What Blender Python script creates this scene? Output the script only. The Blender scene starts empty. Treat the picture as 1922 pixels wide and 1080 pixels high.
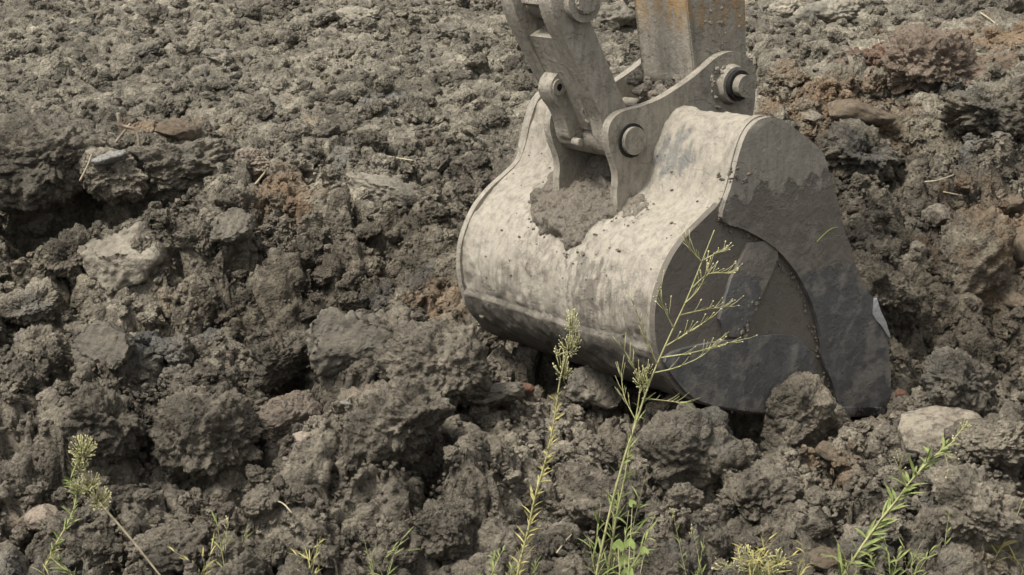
import bpy, bmesh, math, random, time
import numpy as np
from mathutils import Vector, Matrix, Euler
T0 = time.time()
scene = bpy.context.scene
C = scene.collection
R = math.radians

# ------------------------------------------------------------------ camera
FPX, PITCH, DIST, Z0 = 3200.0, R(13.3), 6.33, 0.52      # focal length in photo pixels, tilt, metres to the bucket axis
PW, PH = 1922, 1080
FW = np.array([0, math.cos(PITCH), -math.sin(PITCH)]); UP = np.array([0, math.sin(PITCH), math.cos(PITCH)]); RT = np.array([1.0, 0, 0])
CAM = np.array([0, 0, Z0]) - DIST * FW
cd = bpy.data.cameras.new('camera'); cam = bpy.data.objects.new('camera', cd); C.objects.link(cam)
cam.location = CAM; cam.rotation_euler = (math.pi/2 - PITCH, 0, 0)
cd.sensor_width = 36; cd.lens = 36 * FPX / PW; cd.clip_start = .05; cd.clip_end = 2000
scene.camera = cam
# ------------------------------------------------------------------ sky, sun, exposure (bright overcast)
SUN_EL, SUN_AZ = R(58), R(-128)          # azimuth clockwise from +Y: behind the camera, to the left
world = bpy.data.worlds.new('World'); scene.world = world; world.use_nodes = True
nt = world.node_tree; nt.nodes.clear()
wo = nt.nodes.new('ShaderNodeOutputWorld'); wb = nt.nodes.new('ShaderNodeBackground'); sk = nt.nodes.new('ShaderNodeTexSky')
hs = nt.nodes.new('ShaderNodeHueSaturation'); hs.inputs['Saturation'].default_value = .12
sk.sky_type = 'NISHITA'; sk.sun_disc = False; sk.sun_elevation = SUN_EL; sk.sun_rotation = SUN_AZ; sk.dust_density = 4; sk.air_density = 1.0
nt.links.new(sk.outputs[0], hs.inputs['Color']); nt.links.new(hs.outputs[0], wb.inputs[0]); wb.inputs[1].default_value = .078
nt.links.new(wb.outputs[0], wo.inputs[0])
sl = bpy.data.lights.new('sun', 'SUN'); sl.energy = 1.5; sl.angle = R(10); sl.color = (1, .945, .86)
so = bpy.data.objects.new('sun', sl); C.objects.link(so)
sdir = Vector((math.sin(SUN_AZ)*math.cos(SUN_EL), math.cos(SUN_AZ)*math.cos(SUN_EL), math.sin(SUN_EL)))
so.rotation_euler = sdir.to_track_quat('Z', 'Y').to_euler(); so.location = sdir * 20
vs = scene.view_settings; vs.view_transform = 'Standard'; vs.look = 'None'; vs.gamma = 1; vs.exposure = 1.42; vs.use_curve_mapping = False
scene.cycles.max_bounces = 5; scene.cycles.diffuse_bounces = 1; scene.cycles.transparent_max_bounces = 6

# ------------------------------------------------------------------ numeric noise
def _h(ix, iy, iz, s):
    h = (ix.astype(np.uint32)*np.uint32(374761393)) ^ (iy.astype(np.uint32)*np.uint32(668265263)) ^ (iz.astype(np.uint32)*np.uint32(2147483647 - 58)) ^ np.uint32((s*974634541) & 0xffffffff)
    h = (h ^ (h >> np.uint32(13))) * np.uint32(1274126177)
    h = (h ^ (h >> np.uint32(16))) * np.uint32(2246822519)
    h = h ^ (h >> np.uint32(13))
    return (h & np.uint32(0xffffff)).astype(np.float32) / np.float32(0xffffff)
def _sm(t): return t*t*t*(t*(t*6-15)+10)
def n2(x, y, f, s=0):
    x = np.asarray(x)*f + 1000.37; y = np.asarray(y)*f + 1000.71
    ix = np.floor(x); iy = np.floor(y); u = _sm(x-ix); v = _sm(y-iy); ix = ix.astype(np.int64); iy = iy.astype(np.int64); z = np.zeros_like(ix)
    a = _h(ix, iy, z, s); b = _h(ix+1, iy, z, s); c = _h(ix, iy+1, z, s); d = _h(ix+1, iy+1, z, s)
    return ((a*(1-u)+b*u)*(1-v) + (c*(1-u)+d*u)*v)*2-1
def n3(p, f, s=0):
    q = p*f + 500.31; i = np.floor(q); t = _sm(q-i); i = i.astype(np.int64); r = 0
    for dx in (0, 1):
        for dy in (0, 1):
            for dz in (0, 1):
                w = (t[:, 0] if dx else 1-t[:, 0])*(t[:, 1] if dy else 1-t[:, 1])*(t[:, 2] if dz else 1-t[:, 2])
                r = r + w*_h(i[:, 0]+dx, i[:, 1]+dy, i[:, 2]+dz, s)
    return r*2-1
def fbm3(p, f, o, s=0, g=.5):
    r = 0; a = 1
    for k in range(o): r = r + a*n3(p, f*2.03**k, s+k*7); a *= g
    return r
def fbm2(x, y, f, o, s=0, g=.5):
    r = 0; a = 1
    for k in range(o): r = r + a*n2(x, y, f*2.03**k, s+k*7); a *= g
    return r
def wor2(x, y, f, s=0):
    """cellular noise: distance to nearest and second nearest point, random id of the nearest"""
    x = np.asarray(x)*f + 1000.3; y = np.asarray(y)*f + 1000.9
    ix = np.floor(x).astype(np.int64); iy = np.floor(y).astype(np.int64); z = np.zeros_like(ix)
    f1 = np.full(x.shape, 9., np.float32); f2 = f1.copy(); idr = np.zeros_like(f1)
    for dx in (-1, 0, 1):
        for dy in (-1, 0, 1):
            jx = ix+dx; jy = iy+dy
            d = np.hypot(jx+_h(jx, jy, z, s)-x, jy+_h(jx, jy, z, s+1)-y).astype(np.float32)
            n = d < f1
            f2 = np.where(n, f1, np.minimum(f2, d)); idr = np.where(n, _h(jx, jy, z, s+2), idr); f1 = np.where(n, d, f1)
    return f1, f2, idr
def wor3(p, f, s=0):
    q = p*f + 300.7; i = np.floor(q).astype(np.int64); f1 = np.full(len(p), 9., np.float32)
    for dx in (-1, 0, 1):
        for dy in (-1, 0, 1):
            for dz in (-1, 0, 1):
                j = i + np.array([dx, dy, dz])
                o = np.stack([_h(j[:, 0], j[:, 1], j[:, 2], s+k) for k in range(3)], 1)
                f1 = np.minimum(f1, np.linalg.norm(j+o-q, axis=1))
    return f1
def sstep(a, b, x):
    t = np.clip((np.asarray(x, float)-a)/(b-a), 0, 1); return t*t*(3-2*t)
rng = np.random.default_rng(11)
random.seed(5)

# ------------------------------------------------------------------ pixel helpers (a pixel gives a direction only)
def ray(px, py):
    d = FW + RT*((px-PW/2)/FPX) + UP*((PH/2-py)/FPX)
    return d/np.linalg.norm(d)
def at_y(px, py, y):
    d = ray(px, py); return CAM + d*((y-CAM[1])/d[1])
# ------------------------------------------------------------------ land form
_yl = np.array([-9, -3.2, -1.6, -.7, .02, .35, .62, .95, 1.45, 2.0, 2.5, 5, 10, 16, 40])
_zl = np.array([-.5, -.42, -.16, .08, .24, .13, .03, .06, .25, .43, .50, .70, 1.06, 1.35, 1.6])
_yc = np.array([-9, -3.2, -1.6, -1.0, -.5, .0, .6, 1.2, 1.7, 2.4, 5, 10, 16, 40])
_zc = np.array([-.5, -.42, -.17, -.02, .03, -.02, .0, .12, .35, .50, .70, 1.06, 1.35, 1.6])
_yr = np.array([-9, -3.2, -1.6, -.9, -.45, -.1, .25, .55, 1.0, 1.5, 2.4, 3.6, 5, 10, 16, 40])
_zr = np.array([-.5, -.42, -.16, .0, .08, .0, -.14, .02, .36, .58, .78, .98, 1.04, 1.24, 1.40, 1.6])
def macro(x, y):
    x = np.asarray(x, float); y = np.asarray(y, float)
    xx = x + .16*n2(x, y, 1.1, 3); yy = y + .18*n2(x, y, 1.3, 4) + .07*n2(x, y, 3.1, 14)
    zl = np.interp(yy, _yl, _zl); zc = np.interp(yy, _yc, _zc); zr = np.interp(yy, _yr, _zr)
    a = sstep(-.35, .25, xx); b = sstep(.95, 1.55, xx)
    z = (zl*(1-a)+zc*a)*(1-b)+zr*b
    z = z + .045*n2(x, y, 1.7, 5)*sstep(-6, -1, y) + .02*n2(x, y, .5, 6)*sstep(4, 9, y)*2
    for (hx, hy, r, dep) in HOLES:
        z = z - dep*np.exp(-(((x-hx)/r)**2+((y-hy)/(r*.8))**2)**1.5)
    return z
HOLES = []
def on_ground(px, py):
    d = ray(px, py); t = np.linspace(3, 60, 6000); P = CAM + d*t[:, None]
    k = np.argmax(P[:, 2] < macro(P[:, 0], P[:, 1])); return P[max(k, 1)]
HOL = on_ground(75, 372)
HOLES = [(HOL[0], HOL[1]+.12, .28, .85), (HOL[0]+.02, HOL[1]-.26, .24, .28), (HOL[0]+.38, HOL[1]+.1, .17, .42), (HOL[0]+.36, HOL[1]-.2, .2, .14), (*on_ground(700, 640)[:2], .3, .10), (*on_ground(1490, 340)[:2], .15, .15), (*on_ground(1640, 325)[:2], .16, .2),
         (*on_ground(560, 610)[:2], .2, .12), (*on_ground(1740, 250)[:2], .3, .25), (*on_ground(1040, 960)[:2], .16, .16), (*on_ground(780, 480)[:2], .25, .12)]
def on_surf(px, py):
    d = ray(px, py); t = np.linspace(3, 40, 5000); P = CAM + d*t[:, None]
    k = np.argmax(P[:, 2] < height(P[:, 0], P[:, 1])); return P[max(k, 1)]
def clod_relief(x, y):
    """relief of packed clods on top of the land form"""
    wx = x + .05*fbm2(x, y, 5, 3, 21); wy = y + .05*fbm2(x, y, 5, 3, 22)
    far = sstep(2.2, 4.5, y)
    z = 0
    for f, amp, s in ((1.5, .11, 29), (2.7, .13, 31), (5.1, .075, 41)):
        f1, f2, idr = wor2(wx, wy, f, s)
        gap = np.clip((f2-f1)*2.6, 0, 1)**.6
        dome = np.clip(1-f1*f1*1.4, 0, 1)
        k = amp*(1 - (.62*far if f < 9 else .0))
        z = z + k*((.25+.95*idr)*dome*gap - .30) - k*.75*(1-far)*np.clip(1-(f2-f1)*5, 0, 1)**2
    pf1, pf2, pid = wor2(wx, wy, 3.1, 77)
    z = z - (.20-.13*far)*(pid > .80)*np.clip(1-pf1*2.1, 0, 1)**.6
    for (hx, hy, r, dep) in HOLES: z = z*(1-.75*np.exp(-((x-hx)**2+(y-hy)**2)/(r*r)))
    return z
def height(x, y):
    return macro(x, y) + clod_relief(x, y)

# ------------------------------------------------------------------ material helpers
def mat(name):
    m = bpy.data.materials.new(name); m.use_nodes = True
    n = m.node_tree.nodes; b = n['Principled BSDF']; b.inputs['Specular IOR Level'].default_value = .25
    return m, n, m.node_tree.links, b
def noise(n, l, vec, scale, detail=6, rough=.6, lac=2.1, typ=None):
    t = n.new('ShaderNodeTexNoise'); t.inputs['Scale'].default_value = scale; t.inputs['Detail'].default_value = detail
    t.inputs['Roughness'].default_value = rough; t.inputs['Lacunarity'].default_value = lac
    l.new(vec, t.inputs['Vector']); return t.outputs['Fac']
def ramp(n, l, fac, stops):
    r = n.new('ShaderNodeValToRGB'); e = r.color_ramp.elements
    while len(e) < len(stops): e.new(.5)
    for q, (p, c) in zip(e, stops):
        q.position = p; q.color = (c, c, c, 1) if isinstance(c, (int, float)) else (*c, 1)
    l.new(fac, r.inputs[0]); return r.outputs[0]
def mix(n, l, fac, a, b, mode='MIX'):
    m = n.new('ShaderNodeMix'); m.data_type = 'RGBA'; m.blend_type = mode
    for v, k in ((fac, 0), (a, 6), (b, 7)):
        if isinstance(v, (int, float)): m.inputs[k].default_value = v
        elif isinstance(v, tuple): m.inputs[k].default_value = (*v, 1)
        else: l.new(v, m.inputs[k])
    return m.outputs[2]
def mth(n, l, op, a, b=None, c=None, clamp=False):
    m = n.new('ShaderNodeMath'); m.operation = op; m.use_clamp = clamp
    for k, v in enumerate((a, b, c)):
        if v is None: continue
        if isinstance(v, (int, float)): m.inputs[k].default_value = v
        else: l.new(v, m.inputs[k])
    return m.outputs[0]
def bump(n, l, b, hts):
    prev = None
    for h, dist, st in hts:
        q = n.new('ShaderNodeBump'); q.inputs['Distance'].default_value = dist; q.inputs['Strength'].default_value = st
        l.new(h, q.inputs['Height'])
        if prev: l.new(prev, q.inputs['Normal'])
        prev = q.outputs[0]
    l.new(prev, b.inputs['Normal'])
def wpos(n): return n.new('ShaderNodeNewGeometry').outputs['Position']
def opos(n): return n.new('ShaderNodeTexCoord').outputs['Object']
def sepxyz(n, l, v):
    s = n.new('ShaderNodeSeparateXYZ'); l.new(v, s.inputs[0]); return s.outputs
def mapr(n, l, v, a, b, c=0, d=1):
    m = n.new('ShaderNodeMapRange'); l.new(v, m.inputs[0])
    for k, x in enumerate((a, b, c, d)): m.inputs[k+1].default_value = x
    return m.outputs[0]

# ------------------------------------------------------------------ soil
DARK_SOIL = [(1800, 620, .75), (720, 520, .55), (90, 470, .45), (1560, 330, .45), (480, 600, .4), (1780, 260, .5)]      # first the wet dug bank, then other patches tinted darker
OCHRE = [(840, 560, .16), (1560, 190, .45), (1900, 450, .34), (1720, 120, .4), (1560, 855, .10), (330, 255, .25), (560, 380, .25), (1880, 80, .7), (1290, 60, .01)]
def soil_mat(name, tint=None, varied=True, fine=1.0, tmix=.75):
    m, n, l, b = mat(name); p = wpos(n); xyz = sepxyz(n, l, p)
    big = noise(n, l, p, 1.1, 5, .6); mid = noise(n, l, p, 5.5, 6, .65); small = noise(n, l, p, 38, 6, .7); speck = noise(n, l, p, 210, 3, .6)
    moist = ramp(n, l, mix(n, l, .55, big, mid), [(.34, (.066, .061, .051)), (.46, (.128, .119, .100)), (.55, (.212, .198, .166)), (.66, (.32, .30, .252))])
    # drier, greyer tilth on the plateau; browner, damper earth on the near heap
    dry = mapr(n, l, mth(n, l, 'ADD', xyz[1], mapr(n, l, big, .3, .7, -.8, .8)), 1.2, 3.6)
    col = mix(n, l, dry, mix(n, l, .62, moist, (1.03, .925, .785), 'MULTIPLY'), mix(n, l, 1., moist, (1.12, 1.075, .985), 'MULTIPLY'))
    sm = ramp(n, l, small, [(.32, .52), (.5, 1.), (.68, 1.42)]); col = mix(n, l, 1., col, sm, 'MULTIPLY')
    if varied:
        for k, (px, py, r) in enumerate(OCHRE):
            g = on_ground(px, py)
            d = n.new('ShaderNodeVectorMath'); d.operation = 'DISTANCE'; l.new(p, d.inputs[0]); d.inputs[1].default_value = g
            w = mapr(n, l, mth(n, l, 'ADD', d.outputs['Value'], mapr(n, l, mid, .3, .7, -r*.7, r*.7)), r*1.2, r*.3, 0, .85)
            col = mix(n, l, w, col, (.24, .165, .10) if k != 3 else (.22, .115, .075))
        oc = ramp(n, l, noise(n, l, p, 2.6, 5, .6), [(.62, 0.), (.72, .45)])
        col = mix(n, l, oc, col, (.20, .145, .095))
        blue = ramp(n, l, noise(n, l, p, 1.9, 4, .55), [(.60, 0.), (.72, .5)])
        col = mix(n, l, blue, col, (.105, .112, .112))
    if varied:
        for (px, py, r) in DARK_SOIL:
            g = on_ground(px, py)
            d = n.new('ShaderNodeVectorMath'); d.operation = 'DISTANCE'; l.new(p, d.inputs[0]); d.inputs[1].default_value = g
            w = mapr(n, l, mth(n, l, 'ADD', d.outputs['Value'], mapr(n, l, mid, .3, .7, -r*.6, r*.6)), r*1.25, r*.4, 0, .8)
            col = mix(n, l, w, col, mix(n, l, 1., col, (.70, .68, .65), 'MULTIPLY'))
    if tint: col = mix(n, l, tmix, col, tint)
    oi = n.new('ShaderNodeObjectInfo'); rv = mapr(n, l, oi.outputs['Random'], 0, 1, .74, 1.28)
    col = mix(n, l, 1., col, rv, 'MULTIPLY')
    sp = ramp(n, l, speck, [(.66, 0.), (.78, .35)]); col = mix(n, l, sp, col, (.30, .27, .22))
    l.new(col, b.inputs['Base Color'])
    l.new(ramp(n, l, mid, [(.35, .62), (.6, .93)]), b.inputs['Roughness'])
    vo = n.new('ShaderNodeTexVoronoi'); vo.inputs['Scale'].default_value = 75; l.new(p, vo.inputs['Vector'])
    vo2 = n.new('ShaderNodeTexVoronoi'); vo2.inputs['Scale'].default_value = 38; wv = n.new('ShaderNodeVectorMath'); wv.operation = 'MULTIPLY_ADD'; nz = n.new('ShaderNodeTexNoise'); nz.inputs['Scale'].default_value = 30; l.new(p, nz.inputs['Vector']); l.new(nz.outputs['Color'], wv.inputs[0]); wv.inputs[1].default_value = (.03, .03, .03); l.new(p, wv.inputs[2]); l.new(wv.outputs[0], vo2.inputs['Vector']); l.new(wv.outputs[0], vo.inputs['Vector'])
    bump(n, l, b, [(small, .022*fine, 1.), (vo2.outputs['Distance'], -.020*fine, .8), (vo.outputs['Distance'], -.010*fine, .9), (noise(n, l, p, 160, 4, .7), .006*fine, .9)])
    return m
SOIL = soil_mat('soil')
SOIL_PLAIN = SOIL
def mesh_np(name, v, f, m, smooth=True):
    me = bpy.data.meshes.new(name); v = np.asarray(v, np.float32); f = np.asarray(f, np.int32)
    me.vertices.add(len(v)); me.vertices.foreach_set('co', v.ravel())
    k = f.shape[1]; me.loops.add(f.size); me.loops.foreach_set('vertex_index', f.ravel())
    me.polygons.add(len(f)); me.polygons.foreach_set('loop_start', np.arange(0, f.size, k, dtype=np.int32))
    me.update(calc_edges=True)
    if smooth: me.polygons.foreach_set('use_smooth', np.ones(len(f), bool))
    if m: me.materials.append(m)
    return me
def tag(o, label=None, cat=None, group=None, kind=None):
    for k, v in (('label', label), ('category', cat), ('group', group), ('kind', kind)):
        if v: o[k] = v
    return o
def link(name, me, parent=None, loc=None, rot=None, scl=None):
    o = bpy.data.objects.new(name, me); C.objects.link(o)
    if parent: o.parent = parent
    if loc is not None: o.location = loc
    if rot is not None: o.rotation_euler = rot
    if scl is not None: o.scale = scl
    return o
# ground sheet: a fan that grows coarser away from the work
def fan():
    D = [3.0]
    while D[-1] < 22: D.append(D[-1]*(1+.00165))
    while D[-1] < 500: D.append(D[-1]*1.06)
    th = list(np.arange(-R(18.5), R(18.5), .00165))
    e = [th[-1]]
    while e[-1] < R(50): e.append(e[-1]+.006)
    th = sorted([-a for a in e[1:]]) + th + e[1:]
    D = np.array(D); th = np.array(th)
    X = np.outer(D, np.tan(th)); Y = CAM[1] + np.repeat(D[:, None], len(th), 1)
    return X, Y
X, Y = fan(); shp = X.shape
x = X.ravel(); y = Y.ravel()
rel = clod_relief(x, y)*sstep(60, 25, y) ; z = macro(x, y) + rel
dx = .055*fbm2(x, y, 8, 3, 91)*sstep(-.02, .1, rel)+.010*n2(x, y, 30, 92)
dy = -.075*np.abs(fbm2(x, y, 7, 3, 93))*sstep(-.02, .1, rel)+.010*n2(x, y, 30, 94)
lim = np.clip((Y[:, :]-CAM[1]).ravel()*.004, .2, 1)
V = np.stack([x+dx*lim, y+dy*lim, z], 1)
Vg = V.reshape(*shp, 3); gn = np.cross(np.gradient(Vg, axis=1), np.gradient(Vg, axis=0)).reshape(-1, 3); gn /= np.linalg.norm(gn, axis=1)[:, None]
near = y < 16; q = V[near]; q = q + .02*np.stack([n3(q, 9, 120+k) for k in range(3)], 1)
dd = .050*(.42-wor3(q, 9.5, 131)) + .030*(.42-wor3(q, 20, 141)) + .016*(.42-wor3(q, 42, 151)) + .010*fbm3(q, 30, 2, 161) + .022*fbm3(q, 5, 2, 165)
V[near] += gn[near]*dd[:, None]
idx = np.arange(len(x)).reshape(shp)
F = np.stack([idx[:-1, :-1], idx[:-1, 1:], idx[1:, 1:], idx[1:, :-1]], -1).reshape(-1, 4)
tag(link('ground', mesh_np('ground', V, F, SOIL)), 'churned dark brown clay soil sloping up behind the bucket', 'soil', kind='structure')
print('ground', len(F), time.time()-T0)

# ------------------------------------------------------------------ clods
def ico(sub):
    bm = bmesh.new(); bmesh.ops.create_icosphere(bm, subdivisions=sub, radius=1)
    v = np.array([q.co[:] for q in bm.verts]); f = np.array([[q.index for q in t.verts] for t in bm.faces]); bm.free(); return v, f
ICO = {k: ico(k) for k in (3, 4, 5, 6)}
def clod_mesh(name, seed, sub=5, m=None, squash=(1, .85, .7), rough=1.0, facets=10, cut=None, crumb=1.0):
    v, f = ICO[sub]; r_ = np.random.default_rng(seed); d = v
    r = np.ones(len(d))
    for k in range(facets):
        nn = r_.normal(size=3); nn /= np.linalg.norm(nn); dist = r_.uniform(.62, .95)
        c = d@nn
        r = np.where(c > 1e-3, np.minimum(r, dist/np.maximum(c, 1e-3)), r)
    sq = np.array(squash); p = d*r[:, None]*sq; o = r_.uniform(-50, 50, 3)
    q = p + o
    q = q + .12*np.stack([n3(q, 2.2, seed+k) for k in range(3)], 1)
    disp = rough*(.20*fbm3(q, 1.4, 2, seed) + .04*(1-2*np.abs(n3(q, 3.3, seed+5))))
    if sub > 3: disp = disp + crumb*rough*(.21*(.45-wor3(q, 3.4, seed)) + .16*(.45-wor3(q, 7.5, seed+3)) + .05*fbm3(q, 7, 2, seed+9))
    if sub > 4: disp = disp + crumb*rough*(.085*(.45-wor3(q, 16, seed+4)) + .02*fbm3(q, 24, 2, seed+11))
    p = p + d*(disp*(.55+.45*r*np.linalg.norm(d*sq, axis=1)))[:, None]
    if cut is not None:                       # a face sheared smooth by the blade
        nn = np.array(cut[:3], float); nn /= np.linalg.norm(nn); h = p@nn - cut[3]
        sfin = .012*np.sin((p@np.cross(nn, [.3, .8, .2]))*26 + 2*n3(q, 2, seed)) + .05*n3(q, 1.6, seed+2)
        p = p - np.clip(h, 0, None)[:, None]*nn + (np.clip(h, 0, 1) > 0)[:, None]*sfin[:, None]*nn
    return mesh_np(name, p, f, m)
CL = [clod_mesh('clod', 100+k, 5, SOIL, (1, r1, r2)) for k, (r1, r2) in enumerate([(.9, .7), (.75, .6), (.95, .85), (.7, .65), (.85, .5), (.9, .8), (.65, .55), (.95, .65), (.8, .75), (.9, .6)])]
CS = [clod_mesh('crumb', 200+k, 4, SOIL, (1, r1, r2), 1.1) for k, (r1, r2) in enumerate([(.9, .7), (.7, .6), (.9, .8), (.8, .5), (.95, .85), (.7, .7)])]
CC = [clod_mesh('sheared_clod', 300+k, 5, SOIL, (1, .9, .8), 1., 8, cut=(a, b_, c_, .46), crumb=.9) for k, (a, b_, c_) in enumerate([(-.3, -.7, .6), (.2, -.8, .5), (-.1, -.5, .8), (.4, -.6, .6)])]
print('clods', time.time()-T0)

# region where the bucket stands: no loose clods inside it
def in_bucket(x, y, m=0.0):
    c, s = math.cos(PHI), math.sin(PHI)
    u = x*c + y*s; w = x*s - y*c
    return (u > .12-m) & (u < 1.32+m) & (np.abs(w) < .62+m)
PHI = R(37.3)
def sample(n, D0, D1, half=R(20)):
    """even cover of the ground in the wedge between two distances"""
    D = np.sqrt(rng.uniform(D0*D0, D1*D1, n)); t = rng.uniform(-half, half, n)
    return D*np.tan(t), CAM[1]+D
def patch(x, y, s): return fbm2(x, y, 1.3, 3, s)
def scatter(name, meshes, n, D0, D1, r0, r1, power, label, sink=(.0, .5), mask=None):
    x, y = sample(n, D0, D1); u = rng.uniform(0, 1, n)
    r = (r0**(-power) + u*(r1**(-power)-r0**(-power)))**(-1/power)
    keep = ~in_bucket(x, y, .02)
    if mask is not None: keep &= mask(x, y, r)
    x, y, r = x[keep], y[keep], r[keep]; k = len(x)
    z = height(x, y) + r*rng.uniform(-sink[1], .35, k)*.8
    me = bpy.data.meshes.new(name); me.vertices.add(k); me.vertices.foreach_set('co', np.stack([x, y, z], 1).astype(np.float32).ravel())
    rot = rng.uniform(0, 6.283, (k, 3)); rot[:, 0] = rng.normal(0, .5, k); rot[:, 1] = rng.normal(0, .5, k)
    for an, ty, dat, key in (('rot', 'FLOAT_VECTOR', rot, 'vector'), ('scl', 'FLOAT', r, 'value'), ('pick', 'INT', rng.integers(0, len(meshes), k), 'value')):
        a = me.attributes.new(an, ty, 'POINT'); a.data.foreach_set(key, np.ascontiguousarray(dat, np.int32 if ty == 'INT' else np.float32).ravel())
    o = link(name, me); col = bpy.data.collections.new(name+'_source')
    for q, mm in enumerate(meshes): col.objects.link(bpy.data.objects.new('%s_form_%02d' % (name, q), mm))
    g = bpy.data.node_groups.new(name, 'GeometryNodeTree')
    g.interface.new_socket('Geometry', in_out='INPUT', socket_type='NodeSocketGeometry'); g.interface.new_socket('Geometry', in_out='OUTPUT', socket_type='NodeSocketGeometry')
    N = g.nodes; L = g.links; gi = N.new('NodeGroupInput'); go = N.new('NodeGroupOutput')
    ip = N.new('GeometryNodeInstanceOnPoints'); ci = N.new('GeometryNodeCollectionInfo'); ci.inputs['Collection'].default_value = col
    ci.inputs['Separate Children'].default_value = True; ci.inputs['Reset Children'].default_value = True
    ip.inputs['Pick Instance'].default_value = True
    def at(nm, ty):
        q = N.new('GeometryNodeInputNamedAttribute'); q.data_type = ty; q.inputs['Name'].default_value = nm; return q.outputs['Attribute']
    e2r = N.new('FunctionNodeEulerToRotation'); L.new(at('rot', 'FLOAT_VECTOR'), e2r.inputs[0]); L.new(e2r.outputs[0], ip.inputs['Rotation'])
    L.new(at('scl', 'FLOAT'), ip.inputs['Scale']); L.new(at('pick', 'INT'), ip.inputs['Instance Index'])
    L.new(gi.outputs[0], ip.inputs['Points']); L.new(ci.outputs[0], ip.inputs['Instance']); L.new(ip.outputs[0], go.inputs[0])
    md = o.modifiers.new('scatter', 'NODES'); md.node_group = g
    tag(o, label, 'soil', kind='stuff'); return o
def gap_mask(x, y, r):
    return (patch(x, y, 171) + rng.normal(0, .25, len(x)) > -.05) | (r < .016)
scatter('soil_crumbs', CS, 42000, 3.6, 9.5, .007, .036, 1.7, 'fine dark crumbs of soil strewn over the near heap', mask=gap_mask)
scatter('soil_lumps', CL, 1500, 3.6, 9.5, .028, .08, 1.4, 'fist sized dark soil lumps packed over the near slope', sink=(.2, .7))
scatter('field_crumbs', CS, 24000, 9.0, 22, .014, .055, 1.6, 'grey dry crumbs covering the tilled field behind the bucket', mask=lambda x, y, r: patch(x, y, 172)+rng.normal(0, .4, len(x)) > -.2)
scatter('field_lumps', CL, 2200, 9.0, 22, .04, .12, 1.8, 'small grey soil lumps covering the tilled field behind the bucket')

# single clods that can be told apart
def put(mesh, px, py, r, name='soil_clod', rot=None, scl=(1, 1, 1), lift=.2, label=None, cat='clod', group=None, y=None):
    if y is None: g = on_ground(px, py)
    else: g = at_y(px, py, y)
    zz = float(macro(g[0], g[1])) if y is None else g[2]
    o = link(name, mesh, None, (g[0], g[1], zz+lift*r), rot or (random.uniform(-.4, .4), random.uniform(-.4, .4), random.uniform(0, 6.28)), tuple(r*s for s in scl))
    tag(o, label, cat, group); return o
BIG = [clod_mesh('big_clod', 400+k, 6, SOIL, (1, r1, r2), 1.05, fc, crumb=1.0) for k, (r1, r2, fc) in enumerate([(.9, .75, 9), (.8, .7, 12), (.95, .8, 7), (.75, .6, 10), (.9, .65, 14)])]
def px_scale(g): return FPX/float((np.asarray(g)-CAM)@FW)
HERO = []
def hero(mesh, px, py, wpx, name, label, cat, rot=(0, 0, 0), scl=(1, 1, 1), sit=.30, m=None, fwd=-.25):
    """a thing seen at px, py, wpx wide, sitting on the ground under it"""
    g = on_surf(px, py + wpx*sit); k = px_scale(g); r = wpx/2/k*1.2
    me = mesh
    if m: me = mesh.copy(); me.materials.clear(); me.materials.append(m)
    zz = g[2] + wpx*sit/k*.92
    o = link(name, me, None, (g[0], g[1]-r*fwd, zz), rot, tuple(r*q for q in scl)); tag(o, label, cat); HERO.append((g[0], g[1]+r*.25, r*.9)); return o
ZONES = (('near heap', lambda x, y: y < .35 and x < .35, 'rough brown soil clod on the weedy heap before the bucket'),
         ('trench slope', lambda x, y: x < .6 and y < 2.6, 'broken grey clay clod on the slope behind the heap'),
         ('dug bank', lambda x, y: x >= .6 and y > .35, 'dark damp soil clod on the bank beyond the bucket mouth'),
         ('bucket foot', lambda x, y: y <= .35, 'brown crumbly soil clod heaped below the bucket'),
         ('field', lambda x, y: True, 'grey dry soil clod lying on the tilled field'))
def loose_clods():
    cnt = 0; tries = 0; placed = list(HERO)
    while cnt < 270 and tries < 9000:
        tries += 1
        D = math.sqrt(random.uniform(4.1**2, 8.8**2)) if random.random() < .86 else random.uniform(8.8, 13); t = random.uniform(-R(17.5), R(17.5))
        x_ = D*math.tan(t); y_ = CAM[1]+D
        big = random.random() < .40
        r = random.uniform(.10, .16) if big else random.uniform(.05, .10)
        if y_ > 2.4: r *= .7
        if bool(in_bucket(np.array([x_]), np.array([y_]), r*1.0)[0]): continue
        if .3 < x_ < 1.5 and -1.2 < y_ < .2 and r > .10: continue
        if any((x_-a)**2+(y_-b)**2 < (.62*(r+c))**2 for a, b, c in placed): continue
        if any(abs(x_-a) < r+c*.5 and -.5 < y_-b < .02 and r > .05 for a, b, c in HERO): continue
        placed.append((x_, y_, r)); cnt += 1
        shear = x_ < .4 and y_ > .5 and random.random() < .3
        me = random.choice(CC) if shear else (random.choice(BIG) if big else random.choice(CL))
        o = link('soil_clod', me, None, (x_, y_, float(macro(x_, y_))+r*random.uniform(-.05, .35)), (random.uniform(-.5, .5), random.uniform(-.5, .5), random.uniform(-.6, .6) if shear else random.uniform(0, 6.28)), (r, r*random.uniform(.8, 1.1), r*random.uniform(.85, 1.15)))
        for g, fn, lb in ZONES:
            if fn(x_, y_): tag(o, lb, 'clod', 'loose soil clods of the '+g); break
print('scatter', time.time()-T0)
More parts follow.
